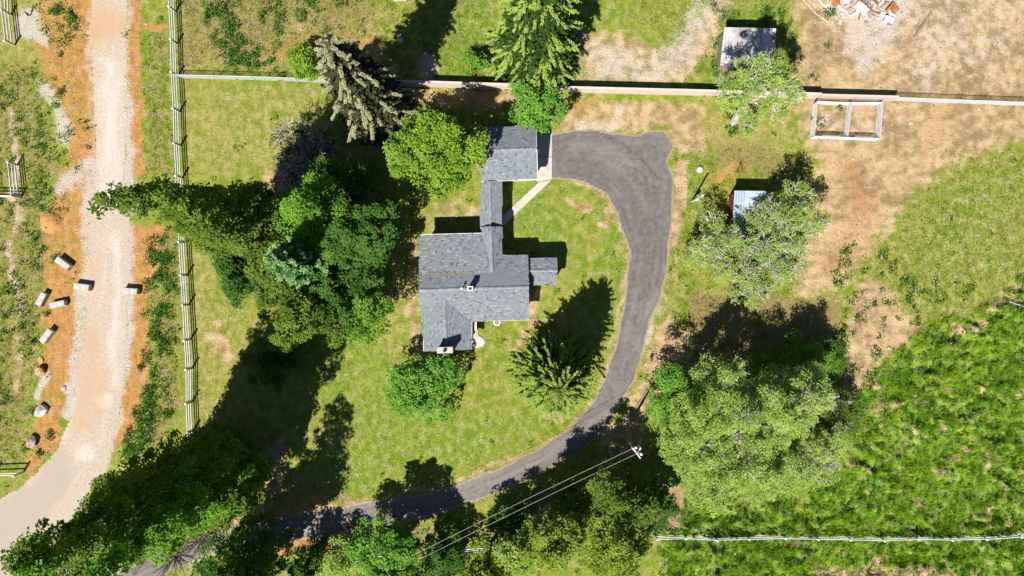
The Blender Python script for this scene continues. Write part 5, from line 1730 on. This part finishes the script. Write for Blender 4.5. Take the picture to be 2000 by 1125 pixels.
def spruce(px, py, h, R, mat, label, dens=8, step=0.8, droop=0.5, seed=0, finger=0.16, needle=0.17, zlo=0.4, conv=0.7, fork=3, fill=7000, dl=.009, name='spruce_tree'):
    """whorls of drooping branches; each branch and its side shoots is a rope of needles, pale at the tip"""
    rg = np.random.default_rng(seed + 70)
    base = W(px, py)
    t = root(name, base, label, 'tree')
    bt = MB()
    P0, D0, T0, LEN = [], [], [], []
    def rope(pos, s0, s1, L, fat, tone):
        n = max(8, int(L * (s1 - s0) / dl))
        q = s0 + (s1 - s0) * rg.random(n)
        p = pos(q)
        d = pos(q + .03) - pos(q - .03)
        d /= np.linalg.norm(d, axis=1)[:, None] + 1e-9
        o = rg.normal(0, 1, (n, 3))
        o -= d * np.sum(o * d, 1)[:, None]
        o /= np.linalg.norm(o, axis=1)[:, None] + 1e-9
        u = (q - s0) / (s1 - s0)
        w = fat * (1.1 - .65 * u) * rg.random(n) ** .6
        e = d * rg.uniform(.5, 1.1, n)[:, None] + o * rg.uniform(.3, .9, n)[:, None]
        e /= np.linalg.norm(e, axis=1)[:, None]
        P0.append(p + o * w[:, None] * np.array([1, 1, .6]))
        D0.append(e)
        T0.append(np.clip(tone * (.22 + .62 * u) + .28 * (o[:, 2] > -.2) + rg.normal(0, .1, n), 0, 1))  # tips pale as new growth; paler upper side is light put into the tint
        LEN.append(needle * rg.uniform(.7, 1.3, n))
    z = zlo
    while z < h - 0.2:
        f = z / h
        nb = max(4, int(round(dens * (1 - f * .4))))
        a0 = rg.uniform(0, 6.28)
        for i in range(nb):
            a = a0 + 2 * math.pi * i / nb + rg.normal(0, .15)
            L = R * (1 - f) ** conv * rg.uniform(.72, 1.1) + .2
            zz = z + rg.uniform(-.35, .35) * step
            hd = np.array([math.cos(a), math.sin(a), 0])
            sv = np.array([-hd[1], hd[0], 0])
            dr_ = droop * rg.uniform(.75, 1.25)
            up = 0.12 + 0.5 * f
            bend = rg.normal(0, .10)
            def pos(q, zz=zz, hd=hd, sv=sv, L=L, dr_=dr_, up=up, bend=bend):
                q = np.atleast_1d(q)[:, None]
                return np.array([0, 0, zz]) + hd * L * q + sv * bend * L * q ** 2 + np.array([0, 0, 1]) * L * (up * q - dr_ * np.abs(q) ** 1.7 + .15 * np.clip(q - .7, 0, 1))
            bt.tube([pos(0)[0], pos(.5)[0], pos(.92)[0]], [.05 * (1 - f) + .015, .03, .012], 4, cap=False)
            rope(pos, .12, 1.03, L, finger * (.7 + .5 * L / R), 1.0)
            for q in range(fork if L > R * .35 else 1):
                s0 = rg.uniform(.3, .75)
                sg = 1 if q % 2 else -1
                b0 = pos(s0)[0]
                ang = sg * rg.uniform(.3, .6)
                dv = hd * math.cos(ang) + sv * math.sin(ang)
                l2 = L * rg.uniform(.22, .38)
                def pos2(q, b0=b0, dv=dv, l2=l2, dr_=dr_):
                    q = np.atleast_1d(q)[:, None]
                    return b0 + dv * l2 * q + np.array([0, 0, 1]) * l2 * (.05 * q - dr_ * .9 * np.abs(q) ** 1.4)
                rope(pos2, 0.05, 1.0, l2, finger * .75, .9)
        z += step * (1.0 - .4 * f)
    def lead(q):
        q = np.atleast_1d(q)[:, None]
        return np.array([0, 0, h - 1.1]) + np.array([0, 0, 1.2]) * q
    rope(lead, 0, 1, 1.2, finger * 1.3, 1.0)
    # filler needles inside the crown, its shade put into their darkest tint
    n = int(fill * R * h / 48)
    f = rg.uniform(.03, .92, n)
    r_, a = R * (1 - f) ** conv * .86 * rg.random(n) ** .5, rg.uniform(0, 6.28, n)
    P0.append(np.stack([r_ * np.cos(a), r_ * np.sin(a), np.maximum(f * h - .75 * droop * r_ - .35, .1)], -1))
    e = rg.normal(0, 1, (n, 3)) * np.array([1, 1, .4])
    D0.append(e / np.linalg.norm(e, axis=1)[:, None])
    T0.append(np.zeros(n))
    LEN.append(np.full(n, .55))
    P0, D0, T0, LEN = np.concatenate(P0), np.concatenate(D0), np.concatenate(T0), np.concatenate(LEN)
    P0[:, 2] = np.maximum(P0[:, 2], .04)
    n = len(P0)
    nr = rg.normal(0, .5, (n, 3))
    nr[:, 2] += 1
    nr -= D0 * np.sum(nr * D0, 1)[:, None]
    nr /= np.linalg.norm(nr, axis=1)[:, None]
    sv = np.cross(nr, D0)
    L = LEN[:, None]
    V = np.stack([P0, P0 + D0 * L * .5 + sv * L * .24, P0 + D0 * L, P0 + D0 * L * .5 - sv * L * .24], 1)
    F = (np.arange(n) * 4)[:, None] + np.array([[0, 1, 2, 3]])
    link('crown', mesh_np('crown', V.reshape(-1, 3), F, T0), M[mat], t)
    tr = MB().tube([(0, 0, -.15), (0, 0, h * .5), (0, 0, h - .1)], [R * .06 + .05, R * .035 + .03, .02], 8).build('trunk', M['bark'], t)
    bt.build('branch', M['bark'], tr, 'stuff')
    return t

# spruces
spruce(1079, 727, 12.0, 4.3, 'spruce', 'dark pointed spruce on the lawn inside the driveway bend', 12, .62, .5, 1, finger=.085, needle=.13, conv=.48, fork=2, dl=.0075, fill=4500)
spruce(1045, 113, 21.0, 4.9, 'spruce_light', 'largest spruce, light green, standing over the masonry wall', 9, .95, .66, 2, finger=.11, conv=.62, needle=.16, fork=2)
spruce(740, 218, 19.0, 4.3, 'spruce_grey', 'grey brown leaning spruce over the chain link fence', 9, 1.2, .72, 3, finger=.15, needle=.15, conv=.6, fork=0, dl=.005, fill=3000)
spruce(648, 520, 17.0, 3.6, 'bluegreen', 'bluish fir in the middle of the dense tree clump', 8, .9, .3, 4, finger=.17, needle=.2, name='fir_tree')

# bright tree by the garage and shrubs near the wall
round_tree(850, 300, 6.5, 10.5, 3.8, 'lime', 'bright lime green tree leaning over the garage roof', k=8, zlo=2.2, per=75)
round_tree(1040, 204, 3.0, 5.0, 2.6, 'fresh', 'bright leafy tree between the garage and largest spruce', k=6, zlo=.6)
round_tree(592, 116, 2.2, 3.6, 1.75, 'lime', 'lime green bush left of the grey spruce', 'bush', 'bush', k=5, zlo=.3, leaf=.3, aspect=.45)
round_tree(926, 118, 1.6, 2.8, 1.0, 'mid', 'small dark green bush in shade left of largest spruce', 'bush', 'bush', k=3, zlo=.2, leaf=.22)
# dense clump west of the house
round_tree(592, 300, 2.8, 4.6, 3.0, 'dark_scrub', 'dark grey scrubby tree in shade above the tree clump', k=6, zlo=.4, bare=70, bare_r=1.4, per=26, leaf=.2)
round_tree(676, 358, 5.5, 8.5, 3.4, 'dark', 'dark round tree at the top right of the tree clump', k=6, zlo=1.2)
round_tree(597, 425, 11.0, 15.5, 3.9, 'mid', 'bright domed tree at the top of the tree clump', k=7, zlo=3.0)
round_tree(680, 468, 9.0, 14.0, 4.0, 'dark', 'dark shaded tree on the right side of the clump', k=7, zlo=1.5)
round_tree(548, 535, 9.0, 13.0, 3.0, 'olive', 'olive green tree on the left side of the clump', k=6, zlo=2.0)
round_tree(590, 615, 9.5, 13.5, 3.4, 'olive', 'large olive tree at the bottom of the clump', k=7, zlo=2.0)
round_tree(700, 595, 5.5, 8.5, 3.0, 'mid', 'green tree at the lower right corner of the clump', k=6, zlo=1.0)
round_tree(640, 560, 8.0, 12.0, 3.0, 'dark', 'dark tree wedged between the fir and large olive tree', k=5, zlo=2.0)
round_tree(450, 487, 2.6, 4.4, 2.1, 'dark', 'round dark green bush below the tall leaning poplars', 'bush', 'bush', k=5, zlo=.3)
round_tree(466, 553, 2.6, 4.2, 2.0, 'dark', 'lower round dark bush left of the tree clump', 'bush', 'bush', k=5, zlo=.3)
round_tree(523, 716, 2.8, 4.8, 2.3, 'dark', 'green bush standing in the long shade below the clump', 'bush', 'bush', k=5, zlo=.3)
round_tree(575, 690, 1.8, 3.0, 1.6, 'dark', 'low bush in shade just under the large olive tree', 'bush', 'bush', k=4, zlo=.2)
tall_tree(540, 452, 25.5, 2.3, 'olive', 'tallest poplar whose tip reaches over the gravel road', 'poplars west of the house')
tall_tree(556, 437, 17.0, 2.1, 'olive', 'shorter poplar right behind the tallest one over the fence', 'poplars west of the house')
# row at the lower left
for i, (x, y, h, r, m, lab) in enumerate([
        (462, 862, 27, 2.6, 'olive', 'poplar at the upper edge of the lower left row'),
        (432, 892, 27.5, 2.5, 'mid', 'poplar whose tip is lowest left by the road'),
        (486, 905, 25, 2.7, 'mid', 'thick poplar in the middle of the lower left row'),
        (482, 915, 20, 2.6, 'olive', 'shorter poplar nearest the driveway in the row'),
        (425, 912, 24, 2.6, 'olive', 'poplar at the bottom edge of the lower left row')]):
    tall_tree(x, y, h, r, m, lab, 'row of poplars at the lower left')
# dead brush beside the driveway
def bare_tree(px, py, h, R, label, seed, mat='bark', n=46):
    b = W(px, py)
    rg = np.random.default_rng(seed)
    t = root('bare_shrub', b, label, 'shrub')
    tr = MB().tube([(0, 0, -.1), (0, 0, h * .35)], [.09, .06], 6).build('trunk', M[mat], t)
    m = MB()
    for i in range(n):
        a = rg.uniform(0, 6.28)
        q = R * rg.uniform(.5, 1.05)
        s = np.array([0, 0, h * rg.uniform(.02, .3)])
        e = np.array([q * math.cos(a), q * math.sin(a), h * rg.uniform(.35, 1)])
        mid = s + (e - s) * .5 + rg.normal(0, .12, 3)
        m.tube([s, mid, e], [.04, .028, .012], 4, cap=False)
        for w in range(6):
            f = mid + (e - mid) * rg.uniform(-.2, .95)
            g = f + (e - s) * rg.uniform(.08, .22) + rg.normal(0, .16, 3)
            m.tube([f, g], [.018, .009], 3, cap=False)
    m.build('branch', M[mat], tr)
    return t
bare_tree(395, 1055, 1.8, 2.0, 'bare brown shrub on the verge beside the lower driveway', 1)
bare_tree(345, 1085, 1.8, 1.9, 'bare brown shrub next to the dead trunk', 2)
bare_tree(440, 1012, 1.6, 1.5, 'bare brown shrub between the poplars and driveway', 5)
bare_tree(1058, 995, 3.0, 1.5, 'bare grey shrub in shade below the wires', 3, 'greybark')
# bush south of the house, and the trees along the bottom
round_tree(832, 748, 2.2, 4.8, 3.5, 'fresh', 'spiky bright green bush south of the house wing', 'bush', 'bush', k=8, zlo=.2, leaf=.36, aspect=.38, per=34)
tall_tree(528, 1068, 18.0, 2.7, 'dark', 'dark tall tree at the bottom below the driveway', None, 'tree')
round_tree(592, 1112, 4.0, 6.0, 2.0, 'dark', 'small dark tree beside the driveway at the bottom', k=5, zlo=.5)
round_tree(745, 1082, 5.0, 8.5, 3.6, 'fresh', 'bright green feathery tree below the lower driveway', k=8, zlo=1.0, leaf=.34, aspect=.4)
round_tree(668, 1095, 2.5, 4.6, 2.2, 'grey', 'greyish green bush left of the feathery tree', 'bush', 'bush', k=5, zlo=.4, leaf=.2)
round_tree(865, 1095, 3.0, 5.0, 2.7, 'dark', 'dark green bush right of the feathery tree', 'bush', 'bush', k=5, zlo=.4)
round_tree(945, 1128, 6.0, 9.0, 2.5, 'yellow', 'yellow green tree cut by the bottom edge under the wires', k=6, zlo=.8)
round_tree(1010, 1096, 5.5, 8.5, 2.2, 'grey', 'pale feathery green tree left of the yellow pine', k=5, zlo=.8, leaf=.22)
round_tree(1085, 1066, 8.0, 11.5, 2.9, 'yellow', 'yellow green pine below the bare grey shrub', 'pine_tree', k=7, zlo=1.2, leaf=.24)
round_tree(1205, 1072, 8.0, 11.5, 3.3, 'yellow', 'large yellow green pine left of the meadow fence end', 'pine_tree', k=8, zlo=1.2, leaf=.24)
round_tree(1200, 985, 6.0, 9.5, 3.2, 'olive', 'olive pine under the utility pole wires', 'pine_tree', k=6, zlo=1.0, leaf=.24)
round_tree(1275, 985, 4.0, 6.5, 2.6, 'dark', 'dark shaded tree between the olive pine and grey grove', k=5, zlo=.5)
round_tree(1120, 975, 3.0, 5.5, 2.2, 'olive', 'low olive shrub in shade left of the olive pine', 'bush', 'bush', k=5, zlo=.3)
round_tree(1000, 1010, 1.8, 3.2, 2.0, 'dark', 'low dark shrub beside the driveway below the wires', 'bush', 'bush', k=5, zlo=.2)
# grey green grove at the lower right
GG = 'grey green trees of the lower right grove'
for (x, y, hc, h, r, m, lab, br) in [
        (1417, 738, 9.0, 11.8, 2.0, 'grey', 'small rounded pale tree standing up at the top of the grove', 25),
        (1315, 775, 4.0, 7.0, 2.8, 'fresh', 'bright green tree at the upper left edge of the grove', 0),
        (1345, 845, 6.5, 10.0, 3.5, 'grey', 'pale tree on the left edge of the grove', 30),
        (1446, 806, 9.0, 13.0, 3.4, 'grey', 'tall pale tree in the centre of the grove', 40),
        (1538, 812, 8.0, 12.0, 3.2, 'grey', 'pale tree in the upper right of the grove', 40),
        (1390, 930, 5.0, 8.5, 3.6, 'grey', 'pale tree at the lower left of the grove', 30),
        (1490, 915, 5.0, 8.5, 3.7, 'grey', 'pale tree at the bottom middle of the grove', 45),
        (1590, 885, 4.5, 7.5, 3.2, 'grey', 'twiggy pale tree at the lower right of the grove', 60),
        (1596, 775, 8.5, 12.0, 2.6, 'grey', 'twiggy tall tree at the upper right of the grove', 60),
        (1565, 700, 1.6, 2.8, 2.8, 'mid', 'low dark scrub in shade at the upper right of the grove', 0),
        (1490, 735, 1.8, 3.2, 2.6, 'mid', 'low dark scrub in shade right of the small rounded tree', 0),
        (1620, 690, 1.2, 2.2, 1.8, 'dark', 'small dark bush at the far edge of the grove shade', 0),
        (1645, 820, 3.0, 5.0, 2.2, 'olive', 'olive tree on the right edge of the grove', 20)]:
    round_tree(x, y, hc, h, r, m, lab, group=GG, bark='greybark' if m == 'grey' else 'bark', k=7, zlo=.8, leaf=.19, aspect=.48, per=66, clump=1.05, bare=br, bare_r=.8)
# grey trees round the red shed
G2 = 'grey green trees around the red shed'
for (x, y, hc, h, r, m, lab, br) in [
        (1395, 475, 3.2, 5.2, 2.6, 'grey', 'grey green tree left of the red shed', 45),
        (1475, 470, 3.5, 6.0, 2.6, 'grey', 'grey twiggy tree just below the red shed', 60),
        (1552, 425, 5.0, 8.0, 3.1, 'grey', 'grey green tree right of the red shed', 45),
        (1508, 415, 3.6, 5.6, 1.7, 'grey', 'small twiggy tree leaning over the blue tin roof', 50),
        (1525, 500, 3.5, 6.0, 2.4, 'grey', 'grey tree with silvery dead twigs at the right', 80),
        (1455, 545, 3.5, 5.8, 2.3, 'grey', 'lowest grey green tree of the red shed group', 45)]:
    round_tree(x, y, hc, h, r, m, lab, group=G2, bark='greybark', k=6, zlo=.6, leaf=.19, aspect=.45, per=42, clump=.95, bare=br, bare_r=.9)
# the leaning tree straddling the wall
b = W(1432, 240)
build_tree('tree', b, 11.5, [(-1.6, 1.2, 10.0, 1.9, 1.5, 1.1), (-3.3, .4, 9.2, 1.3, 1.3, .9), (.2, 1.2, 9.8, 1.6, 1.4, 1.0), (1.6, .4, 9.0, 1.2, 1.1, .8), (-2.6, -.8, 8.0, 1.2, .9, .7), (1.0, -.9, 7.6, 1.0, .9, .7), (-.4, 2.2, 9.6, 1.2, 1.0, .8), (.6, -.5, 1.6, .8, .8, .7)],
           'grey', 'greybark', 'leaning grey tree with bare twigs straddling the wall', leaf=.19, aspect=.5, per=75, clump=.95, bare=42, bare_r=1.0, trunk_top=8.6, trunk_r=.3, lean=(-.9, .8), seed=991)
